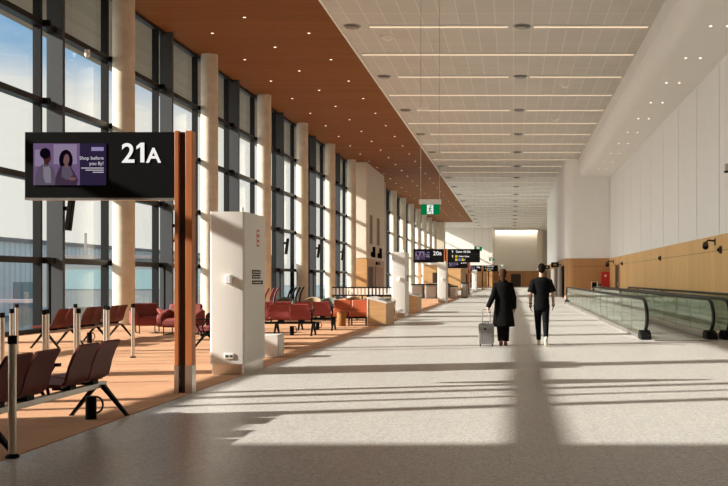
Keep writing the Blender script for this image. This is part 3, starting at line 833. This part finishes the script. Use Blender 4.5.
# boarding cabinets at gate 20B
def cabinet(lab, x, y, w=.9, h=1.1, mat='greymetal'):
    t = thing('boarding_gate_cabinet', lab, 'boarding gate', (x, y, 0), 0, 'grey boarding gate cabinets')
    MB().prism(rrect(-w / 2, w / 2, 0, 1.4, .12), .05, h - .08).build('body', MT[mat], t)
    MB().prism(rrect(-w / 2 - .02, w / 2 + .02, -.02, 1.42, .13), h - .08, h).build('top', MT['black'], t)
    MB().box(-w / 2 + .1, w / 2 - .1, -.01, 0, .15, h - .2).build('front_panel', MT['alu'], t)
    MB().box(-w / 2 + .06, w / 2 - .06, .05, 1.35, 0, .05).build('plinth', MT['black'], t)
cabinet('grey boarding gate cabinet below the 20B sign, left one', -7.2, 75)
cabinet('grey boarding gate cabinet below the 20B sign, middle one', -6.15, 75)
cabinet('grey boarding gate cabinet below the 20B sign, right one', -5.1 - .1, 75.5, .7)
cabinet('dark grey cabinet beside the 20B post in the corridor', -3.75, 77, .5, 1.2)
cabinet('pale counter just behind the 20B post', -4.55, 76, .55, .95, 'white')

# timber kiosks far down on the left
def kiosk(lab, x0, x1, y0, y1, h):
    t = thing('timber_kiosk', lab, 'kiosk', ((x0 + x1) / 2, y0, 0)); w = (x1 - x0) / 2; d = y1 - y0
    MB().box(-w, w, 0, d, 0, h).build('carcass', MT['unit_wood'], t, smooth=0)
    MB().box(-w - .1, w + .1, -.15, d, h, h + .3).build('fascia', MT['white'], t, smooth=0)
    MB().box(-w * .5, w * .3, -.03, 0, .9, 2.3).build('opening', MT['darkbrown'], t, smooth=0)
    MB().box(-w * .6, w * .4, -.5, 0, .0, .95).build('counter', MT['tan'], t, smooth=0)
kiosk('pale oak shop kiosk behind the 20B post, nearer of two', -11.5, -6.7, 128, 142, 3.3)
kiosk('pale oak shop kiosk at the far end beside the woman', -10.5, -4.6, 165, 176, 3.2)

# ------------------------------------------------------------------ moving walkways
def walkway(lab, x0, x1, ya=24.75, yb=59.2):
    t = thing('moving_walkway', lab, 'moving walkway', ((x0 + x1) / 2, ya, 0), 0, 'moving walkways')
    h = (x1 - x0) / 2; L = yb - ya
    MB().box(-h + .14, h - .14, -.9, L + .9, .0, .015).build('pallet_belt', MT['greymetal'], t, smooth=0)
    for k in range(2): MB().box(-h + .14, h - .14, (-1.1 if k == 0 else L + .6), (-.6 if k == 0 else L + 1.1), .015, .022).build('comb_plate', MT['alu'], t, smooth=0)
    for s in (-1, 1):
        X = s * h
        pts = [(X, y, .98) for y in [L * i / 10 for i in range(11)]][::-1]
        for i in range(1, 13):
            a = PI * i / 12; pts.append((X, -.72 * math.sin(a), .56 + .42 * math.cos(a)))
        pts.append((X, .35, .13))
        for i in range(0, 13):
            pass
        far = [(X, L - .35, .13)] + [(X, L + .72 * math.sin(PI - PI * i / 12), .56 + .42 * math.cos(PI - PI * i / 12)) for i in range(0, 12)]
        path = far + pts
        MB().tube(path, .046, 10).build('handrail', MT['rubber'], t)
        # glass with rounded ends
        poly = [(L - 0, .12)] + [(L + .66 * math.sin(PI - PI * i / 12), .55 + .41 * math.cos(PI - PI * i / 12)) for i in range(1, 13)] + \
               [(-.66 * math.sin(PI * i / 12), .55 + .41 * math.cos(PI * i / 12)) for i in range(0, 13)]
        MB().prism(poly, X - .006, X + .006, 'x').build('glass_balustrade', MT['rail_glass'], t, smooth=0)
        yy = 2.4
        while yy < L: MB().box(X - .009, X + .009, yy - .006, yy + .006, .13, .94).build('glass_joint', MT['alu'], t, smooth=0); yy += 2.4
        MB().box(X - .12, X + .12, -.1, L + .1, 0, .13).build('skirt', MT['alu'], t, bevel=.02)
        MB().prism([(-.62, 0), (.0, 0), (.0, .15), (-.15, .22), (-.35, .22), (-.55, .12)], X - .13, X + .13, 'x').build('newel_base', MT['black'], t, bevel=.02)
        MB().prism([(L + .62, 0), (L, 0), (L, .15), (L + .15, .22), (L + .35, .22), (L + .55, .12)], X - .13, X + .13, 'x').build('newel_base', MT['black'], t, bevel=.02)
walkway('moving walkway with glass sides nearest the open floor', 3.22, 4.82)
walkway('moving walkway with glass sides next to the timber wall', 5.22, 6.86)

# ------------------------------------------------------------------ right wall fittings
def wallcam(lab, y, z, s=1.0):
    t = thing('wall_mounted_camera', lab, 'camera', (XR - .02, y, z), 0, 'dark cameras on the timber wall')
    MB().box(-.03, 0, -.12 * s, .12 * s, -.16 * s, .16 * s).build('base_plate', MT['darkbrown'], t)
    MB().tube([(-.02, 0, .04), (-.35 * s, -.05, .06), (-.45 * s, -.05, -.02)], .045 * s).build('arm', MT['darkbrown'], t)
    MB().sphere((-.47 * s, -.05, -.22 * s), .15 * s).build('dome', MT['black'], t)
    MB().cone((-.47 * s, -.05, -.2 * s), (-.47 * s, -.05, 0), .16 * s, .1 * s, 16).build('housing', MT['darkbrown'], t)
wallcam('dark dome camera on an arm on the timber wall, nearest', 37.0, 2.84, .78)
wallcam('dark dome camera on an arm beside the dark doorway, far end', 74.3, 2.74)
def knob(lab, y, z, r):
    t = thing('wall_detector', lab, 'detector', (XR - .02, y, z), 0, 'round dark detectors on the groove of the timber wall')
    MB().cone((-.08, 0, 0), (0, 0, 0), r, r * 1.1, 16).build('body', MT['darkbrown'], t); MB().sphere((-.08, 0, 0), r * .6, 12, 8).build('lens', MT['black'], t)
knob('round dark detector on the timber wall groove below the nearest camera', 35.9, 2.52, .13)
knob('round dark detector on the timber wall groove, second one along', 50.6, 2.52, .12)
knob('round dark detector on the timber wall groove beside the dark doorway', 68.2, 2.52, .12)
t = thing('wall_mounted_speaker', 'pale device on the white wall panel at the right photo edge', 'speaker', (XR, 34.9, 5.25))
MB().box(-.09, 0, -.12, .12, .0, .24).build('body', MT['alu'], t, bevel=.01); MB().box(-.12, 0, -.1, .1, -.07, -.015).build('bracket', MT['black'], t)
t = thing('fire_cabinet', 'tall red fire cabinet against the dark oak wall', 'fire cabinet', (7.12, 77.0, 0))
MB().box(-.33, .33, 0, .3, 0, 2.02).build('body', MT['firered'], t, bevel=.02)
MB().box(-.29, .29, -.015, 0, .1, 1.95).build('door', MT['firered'], t); MB().cone((0, -.02, 1.72), (0, -.014, 1.72), .09, n=18).build('emblem', MT['paperwhite'], t)
t = thing('folded_trolley', 'white framed trolley with black panels before the oak wall', 'trolley', (6.15, 75.6, 0))
m = MB(); m.tube([(-.22, 0, .05), (-.22, 0, 1.28), (.22, 0, 1.28), (.22, 0, .05)], .035); m.tube([(-.22, 0, .75), (.22, 0, .75)], .03); m.build('frame', MT['white'], t)
MB().box(-.17, .17, -.02, .02, .82, 1.2).build('panel', MT['black'], t); MB().box(-.17, .17, -.02, .3, .3, .68).build('panel', MT['black'], t)
for s in (-1, 1): MB().cone((s * .22 - .02, 0, .06), (s * .22 + .02, 0, .06), .06, n=14).build('wheel', MT['rubber'], t)
t = thing('grey_bin', 'small grey bin between the trolley and red cabinet', 'bin', (6.62, 76.3, 0))
MB().lathe([(.02, 0), (.15, 0), (.17, .95), (.02, .95)], n=18).build('body', MT['greymetal'], t); MB().sphere((0, 0, .98), (.16, .16, .14), 16, 8).build('lid', MT['steel'], t)
def blade(lab, y, x0, x1, z):
    t = thing('hanging_blade_sign', lab, 'sign', ((x0 + x1) / 2, y, z), 0, 'black blade signs on the right block')
    w = (x1 - x0) / 2
    MB().prism(rrect(-w, w, 0, .42, .08), -.05, .05, 'y').build('board', MT['black'], t)
    MB().box(-w * .5, w * .45, -.06, -.05, .13, .3).build('symbol', MT['tan'], t)
    MB().box(w, XB - (x0 + x1) / 2 + .03, -.02, .02, .17, .25).build('arm', MT['black'], t)
blade('black blade sign projecting from the right block, nearer one', 84, 3.2, 3.84, 2.45)
blade('black blade sign projecting from the right block, just beside the man', 106, 3.35, 3.9, 2.5)

# ------------------------------------------------------------------ people
def hand(m, wrist, d, side, curl=.5, back=Vector((0, -1, 0)), k=1.0):
    """wrist point, finger direction d, side +1/-1: thumb side vector; added into the body builder"""
    w = Vector(wrist); d = Vector(d).normalized(); th = Vector(side).normalized(); nrm = d.cross(th).normalized()
    m.sphere(w + d * .045 * k, .04 * k, 10, 6)
    m.capsule(w, w + d * .075 * k + th * .012, .026 * k, .024 * k); m.capsule(w, w + d * .075 * k - th * .02, .024 * k, .02 * k)
    for i, L in enumerate((.075, .085, .078, .062)):
        b = w + d * .085 * k + th * (.03 - .02 * i) * k
        p1 = b + d * L * .45 * k + nrm * curl * .012; p2 = p1 + (d * (1 - curl * .5) + nrm * curl).normalized() * L * .35 * k
        p3 = p2 + (d * (1 - curl) + nrm * curl * 1.2).normalized() * L * .25 * k
        m.capsule(b, p1, .0098 * k, .009 * k, 8); m.capsule(p1, p2, .009 * k, .0085 * k, 8); m.capsule(p2, p3, .0085 * k, .0075 * k, 8)
    t0 = w + d * .02 * k + th * .025 * k; t1 = t0 + (d * .6 + th * .8).normalized() * .04 * k; t2 = t1 + (d * .95 + nrm * .3).normalized() * .035 * k
    m.capsule(t0, t1, .013 * k, .011 * k, 8); m.capsule(t1, t2, .011 * k, .009 * k, 8)
def ring(c, rx, ry, n=20): return [(c[0] + rx * math.cos(2 * PI * i / n), c[1] + ry * math.sin(2 * PI * i / n), c[2]) for i in range(n)]
def head(m, c, k=1.0):
    c = Vector(c)
    m.sphere(c + Vector((0, -.01, .02)) * k, (.076 * k, .095 * k, .105 * k), 16, 10)
    m.sphere(c + Vector((0, .03, -.045)) * k, (.058 * k, .065 * k, .075 * k), 14, 8)
    m.capsule(c + Vector((0, .088, .005)) * k, c + Vector((0, .108, -.03)) * k, .010 * k, .014 * k, 8)
    m.sphere(c + Vector((0, .088, -.068)) * k, (.025 * k, .012 * k, .009 * k), 10, 6)
    for s in (-1, 1):
        m.sphere(c + Vector((s * .08, -.005, -.005)) * k, (.012 * k, .02 * k, .032 * k), 10, 6)
        m.capsule(c + Vector((s * .015, .085, .032)) * k, c + Vector((s * .05, .072, .034)) * k, .009 * k, .008 * k, 6)
def eyes(t, c, k=1.0):
    for s in (-1, 1): MB().sphere(Vector(c) + Vector((s * .032, .078, .012)) * k, .013 * k, 10, 6).build('eye', MT['eye'], t)

# the man, walking away
mx, my = .635, 22.2
man = thing('person', 'man in black T-shirt, black trousers and cream sneakers walking away', 'person', (mx, my, 0))
m = MB(); HC = (0, .02, 1.69)
head(m, HC)
m.cone((0, -.01, 1.48), (0, .01, 1.63), .062, .055, 14)
m.loft([ring((0, 0, .88), .15, .10), ring((0, 0, 1.1), .14, .095), ring((0, 0, 1.32), .17, .11), ring((0, -.01, 1.46), .13, .085), ring((0, -.01, 1.51), .06, .06)])
SH = ((-.175, -.01, 1.405), (.175, -.01, 1.405)); EL = ((-.245, -.05, 1.15), (.25, .0, 1.16)); WR = ((-.245, .03, .91), (.265, .10, .935))
for s in (0, 1):
    m.capsule(SH[s], EL[s], .052, .042); m.capsule(EL[s], WR[s], .043, .028)
hand(m, WR[0], (.0, .06, -1), (.15, 1, .05), .5); hand(m, WR[1], (.0, .12, -1), (-.15, 1, .05), -.5)
HIP = ((-.085, 0, .92), (.085, 0, .92)); KN = ((-.075, .13, .50), (.09, -.03, .49)); AN = ((-.06, .10, .09), (.085, -.30, .155))
for s in (0, 1):
    m.capsule(HIP[s], KN[s], .085, .055); m.capsule(KN[s], AN[s], .055, .036)
m.capsule(AN[0], (-.062, .26, .045), .035, .03); m.capsule(AN[1], (.09, -.16, .05), .035, .03)
body = remesh(m, 'body', MT['skin'], .0065, 3, man)
eyes(man, HC)
# shirt
m = MB()
m.loft([ring((0, -.005, .80), .178, .128), ring((0, -.005, .9), .176, .126), ring((0, 0, 1.1), .168, .12), ring((0, 0, 1.3), .195, .128), ring((0, -.01, 1.41), .205, .115), ring((0, -.01, 1.47), .165, .09), ring((0, -.01, 1.515), .078, .07)])
for s, sg in ((0, -1), (1, 1)):
    a = Vector(SH[s]); b = Vector(EL[s]); m.sphere(a + Vector((sg * .004, 0, .004)), .068, 12, 8); m.cone(a + Vector((0, 0, 0)), a + (b - a) * .92, .068, .088, 16)
remesh(m, 't_shirt', MT['blackcloth'], .009, 14, man)
m = MB()
m.loft([ring((0, -.01, .78), .165, .118), ring((0, -.005, .95), .165, .115)])
for s in (0, 1):
    h_, k_, a_ = Vector(HIP[s]), Vector(KN[s]), Vector(AN[s])
    m.capsule(h_ + Vector((0, -.01, -.04)), k_, .10, .073, 14); m.sphere(k_, .073, 12, 8); m.cone(k_, a_ + (k_ - a_) * .05, .073, .052, 14)
remesh(m, 'trousers', MT['navy'], .009, 10, man)
def shoe(t, heel, toe, mat, w=.045, nm='shoe'):
    h_, q = Vector(heel), Vector(toe); d = (q - h_); u = d.normalized(); up = Vector((0, 0, 1)) - u * u.z; up.normalize()
    m = MB(); m.capsule(h_ + up * .035, q + up * .02, .042, .036, 12); m.capsule(h_ + up * .07, h_ + d * .4 + up * .05, .04, .036, 12); m.sphere(h_ + d * .72 + up * .03, (w, .06, .035), 12, 8)
    o = remesh(m, nm, mat, .008, 2, t)
    return o
shoe(man, (-.06, .06, .0), (-.064, .27, .0), MT['shoewhite']); shoe(man, (.085, -.35, .115), (.095, -.17, .005), MT['shoewhite'])
m = MB(); m.sphere((0, 0, 1.73), (.085, .102, .092), 18, 10); m.sphere((0, -.045, 1.695), (.08, .07, .095), 16, 9)
hr = remesh(m, 'hair', MT['hairdark'], .007, 2, man)
MB().tube([Vector(WR[0]) + Vector((.031 * math.cos(a), .031 * math.sin(a), .012)) for a in [2 * PI * i / 12 for i in range(13)]], .012).build('watch', MT['black'], man)

# the woman, walking away, pulling a suitcase
wx, wy = -.22, 22.1
wom = thing('person', 'woman in a long black coat pulling a grey suitcase, walking away', 'person', (wx, wy, 0))
m = MB(); HC = (0, .02, 1.575); head(m, HC, .95)
m.cone((0, -.01, 1.38), (0, .01, 1.51), .052, .047, 14)
m.loft([ring((0, 0, .82), .15, .10), ring((0, 0, 1.05), .12, .085), ring((0, 0, 1.25), .15, .10), ring((0, -.01, 1.37), .12, .08), ring((0, -.01, 1.42), .055, .055)])
SH = ((-.16, -.01, 1.335), (.16, -.01, 1.335)); EL = ((-.222, -.10, 1.08), (.235, -.02, 1.07)); WR = ((-.325, -.17, .86), (.245, .06, .83))
for s in (0, 1):
    m.capsule(SH[s], EL[s], .045, .037); m.capsule(EL[s], WR[s], .037, .025)
hand(m, WR[0], (-.1, -.1, -1), (-.2, 1, 0), .9, k=.93); hand(m, WR[1], (0, .1, -1), (-.15, 1, .05), -.5, k=.93)
HIP = ((-.08, 0, .86), (.08, 0, .86)); KN = ((-.065, -.04, .46), (.07, .10, .46)); AN = ((-.04, -.16, .11), (.055, .06, .085))
for s in (0, 1):
    m.capsule(HIP[s], KN[s], .085, .052); m.capsule(KN[s], AN[s], .052, .033)
m.capsule(AN[0], (-.045, -.04, .035), .03, .026); m.capsule(AN[1], (.06, .2, .04), .03, .026)
remesh(m, 'body', MT['skin2'], .0065, 3, wom); eyes(wom, HC, .95)
m = MB()
m.loft([ring((.015, -.02, .42), .25, .17, 24), ring((.012, -.015, .6), .235, .16, 24), ring((.005, -.01, .85), .20, .145, 24), ring((0, 0, 1.05), .178, .125, 24), ring((0, 0, 1.22), .19, .13, 24), ring((0, -.01, 1.33), .19, .115, 24), ring((0, -.01, 1.39), .145, .09, 24), ring((0, -.01, 1.445), .07, .068, 24)])
for s, sg in ((0, -1), (1, 1)):
    a, e, w = Vector(SH[s]), Vector(EL[s]), Vector(WR[s])
    m.sphere(a, .062, 12, 8); m.capsule(a, e, .062, .064, 14); m.cone(e, w + (w - e) * .06, .066, .055, 16)
m.loft([ring((0, -.012, 1.39), .085, .08), ring((0, -.016, 1.465), .068, .066)])
remesh(m, 'coat', MT['blackcloth'], .009, 14, wom)
m = MB()
for s in (0, 1):
    h_, k_, a_ = Vector(HIP[s]), Vector(KN[s]), Vector(AN[s])
    m.cone(h_, k_, .095, .08, 14); m.sphere(k_, .08, 12, 8); m.cone(k_, a_ + (k_ - a_) * .02, .08, .075, 16)
remesh(m, 'trousers', MT['navy'], .009, 3, wom)
shoe(wom, (-.04, -.205, .06), (-.045, -.04, .005), MT['shoered']); shoe(wom, (.055, .01, .0), (.06, .2, .0), MT['shoered'])
m = MB(); m.sphere((0, -.005, 1.61), (.083, .1, .092), 18, 10); m.sphere((0, -.055, 1.555), (.075, .06, .085), 16, 9); m.sphere((.0, -.085, 1.47), (.045, .035, .075), 12, 8)
remesh(m, 'hair', MT['hairbrown'], .007, 2, wom)

# suitcase
t = thing('suitcase', 'small grey hard-shell suitcase with raised handle pulled by the woman', 'suitcase', (-.585, 21.875, 0))
MB().prism(rrect(-.17, .17, .05, .50, .05), -.12, .12, 'y').build('shell', MT['case'], t, bevel=.02, seg=3)
m = MB()
for i in range(7): m.box(-.135 + .04 * i, -.115 + .04 * i, -.126, -.118, .09, .46)
m.build('ribs', MT['case'], t, bevel=.004)
MB().prism(rrect(-.172, .172, .048, .502, .05), -.008, .008, 'y').build('zip_band', MT['black'], t)
MB().tube([(-.085, .06, .49), (-.085, .06, .78), (-.075, .06, .80), (.075, .06, .80), (.085, .06, .78), (.085, .06, .49)], .010).build('pull_handle', MT['alu'], t)
MB().tube([(-.06, -.02, .50), (-.05, -.02, .53), (.05, -.02, .53), (.06, -.02, .50)], .010).build('grip', MT['black'], t)
MB().box(-.05, .0, -.135, -.124, .36, .40).build('badge', MT['black'], t)
for sx in (-.13, .13):
    for sy in (-.08, .08): MB().cone((sx - .012, sy, .028), (sx + .012, sy, .028), .028, n=14).build('wheel', MT['rubber'], t)

# ------------------------------------------------------------------ outside
struct(MB().box(-700, XW - .4, -300, 900, -4.3, -4.0).build('ground_apron', MT['apron'], smooth=0))
t = thing('ribbed_shed', 'pale ribbed shed across the apron, seen through the left windows', 'building', (-75, 60, -4.0))
MB().box(-30, 0, -20, 240, 0, 11).build('walls', MT['shed'], t, smooth=0); MB().box(-31, .6, -21, 241, 11, 11.6).build('roof', MT['planewhite'], t, smooth=0)
for k in range(12): MB().box(-.05, .06, -10 + 20 * k, -3 + 20 * k, 0, 5).build('door', MT['teal'], t, smooth=0)
t = thing('airliner', 'white airliner parked nose-in outside the left windows', 'aircraft', (-37.5, 88, -4.0), math.radians(-66.7))
rings = []
for x, r, z in ((0, .05, 3.3), (-.5, .7, 3.35), (-1.5, 1.25, 3.5), (-3.2, 1.75, 3.8), (-5.5, 2.0, 4.0), (-26, 2.0, 4.0), (-31, 1.5, 4.4), (-36, .5, 5.0), (-37, .1, 5.1)):
    rings.append([(x, r * math.cos(2 * PI * i / 24), z + r * math.sin(2 * PI * i / 24)) for i in range(24)])
MB().loft(rings).build('fuselage', MT['planewhite'], t)
for s in (-1, 1):
    MB().prism([(-13, s * 1.5), (-18, s * 1.5), (-23.5, s * 17), (-22, s * 17)], 3.1, 3.4).build('wing', MT['planewhite'], t, smooth=0)
    MB().cone((-11.5, s * 5.6, 1.9), (-15, s * 5.6, 2.0), 1.0, .75, 20).build('engine', MT['greymetal'], t)
    MB().box(-3.0, -1.75, s * .75 - .45, s * .75 + .45, 4.55, 5.05).build('cockpit_window', MT['black'], t, smooth=0)
    MB().cone((-17, s * 2.4, 0), (-17, s * 2.4, 3.2), .3, n=10).build('wheel_leg', MT['greymetal'], t)
MB().cone((-4, 0, 0), (-4, 0, 2.5), .22, n=10).build('wheel_leg', MT['greymetal'], t)
MB().prism([(-30, 5), (-36.5, 5), (-38, 11), (-35.5, 11)], -.15, .15, 'y').build('tail_fin', MT['planewhite'], t, smooth=0)
t = thing('passenger_bridge', 'pale passenger bridge outside the windows beyond the totem', 'passenger bridge', (XW - .6, 57, -4.0))
MB().box(-13, 0, -1.4, 1.4, 3.9, 6.6).build('tunnel', MT['bridge'], t, smooth=0); MB().box(-13.2, .1, -1.5, 1.5, 6.6, 6.8).build('roof', MT['planewhite'], t, smooth=0)
MB().box(-12, -1, -1.43, -1.4, 4.9, 6.0).build('glazing', MT['teal'], t, smooth=0)
for x in (-3, -11): MB().cone((x, 0, 0), (x, 0, 3.9), .4, n=14).build('leg', MT['greymetal'], t)
# unseen wing block and link deck, added outside to shade the foreground
t = thing('shade_wing_block', 'unseen tall block added outside, shading the foreground floor', 'building', (-30, 1.38, -4.0))
MB().box(-20, 10, -70, 0, 0, 18.2).build('walls', MT['wing'], t, smooth=0); MB().box(-20.3, 10.3, -70.3, .1, 18.0, 18.3).build('parapet', MT['steel'], t, smooth=0)
t = thing('shade_link_deck', 'unseen deck added outside the windows, shading the carpet edge', 'bridge', (-14.6, 8.2, -4.0))
MB().box(0, 1.0, -26, 0, 8.25, 9.25).build('deck', MT['wing'], t, smooth=0)
MB().cone((.5, -.12, 0), (.5, -.12, 17), .15, n=12).build('shade_mast', MT['steel'], t)  # unseen pole added to cast one shadow line across the floor
for y in (-2.5, -9, -17.5, -25.5): MB().cone((.5, y, 0), (.5, y, 8.25), .12, n=10).build('leg', MT['steel'], t)

# ------------------------------------------------------------------ light and sky
sun = bpy.data.lights.new('sun', 'SUN'); sun.energy = 8.2; sun.angle = .0093; sun.color = (1, .945, .87)
so = bpy.data.objects.new('sun', sun); COL.objects.link(so)
so.rotation_euler = Vector((1, .25, -.48)).to_track_quat('-Z', 'Y').to_euler()
w = bpy.data.worlds.new('sky'); scene.world = w; w.use_nodes = True
nt = w.node_tree; nt.nodes.clear(); n = N(nt)
out = n.node('ShaderNodeOutputWorld'); bg = n.node('ShaderNodeBackground')
tc = n.node('ShaderNodeTexCoord').outputs['Generated']; sx = n.node('ShaderNodeSeparateXYZ'); n.link(tc, sx.inputs[0])
cl = n.noise(n.scalevec(tc, (1.5, 1.5, 5.0)), 2.2, 5, .55)
h = n.math('ADD', sx.outputs[2], n.math('MULTIPLY', n.math('SUBTRACT', cl, .5), .16))
blue = n.mix(n.ramp(h, .155, .225), (.92, .89, .83), (.17, .43, .72))
blue = n.mix(n.ramp(sx.outputs[2], .3, .8), blue, (.45, .55, .62))
# bright hazy glow round the low sun
dt = n.node('ShaderNodeVectorMath', operation='DOT_PRODUCT'); n.link(tc, dt.inputs[0]); dt.inputs[1].default_value = tuple(Vector((-1, -.25, .48)).normalized())
gl = n.math('POWER', n.math('MAXIMUM', dt.outputs['Value'], 0.0), 4.0)
ad = n.node('ShaderNodeMix', data_type='RGBA', blend_type='ADD'); n.link(gl, ad.inputs['Factor']); n.link(blue, ad.inputs[6]); ad.inputs[7].default_value = (5.6, 5.4, 5.0, 1)
n.link(ad.outputs[2], bg.inputs[0]); bg.inputs[1].default_value = .62
n.link(bg.outputs[0], out.inputs[0])

# ------------------------------------------------------------------ camera
cam = bpy.data.cameras.new('camera'); co = bpy.data.objects.new('camera', cam); COL.objects.link(co)
cam.sensor_fit = 'HORIZONTAL'; cam.sensor_width = 36; cam.lens = 1000 / 728 * 36
cam.shift_x = -149 / 728; cam.shift_y = 36 / 728; cam.clip_start = .05; cam.clip_end = 2000
co.location = (0, 0, EYE); co.rotation_euler = (PI / 2, 0, 0)
scene.camera = co
scene.view_settings.view_transform = 'Standard'; scene.view_settings.look = 'None'
scene.view_settings.gamma = 1; scene.view_settings.use_curve_mapping = False
scene.view_settings.exposure = 0.6
scene.cycles.max_bounces = 12; scene.cycles.diffuse_bounces = 5; scene.cycles.transparent_max_bounces = 24
scene.cycles.glossy_bounces = 4; scene.cycles.sample_clamp_indirect = 6
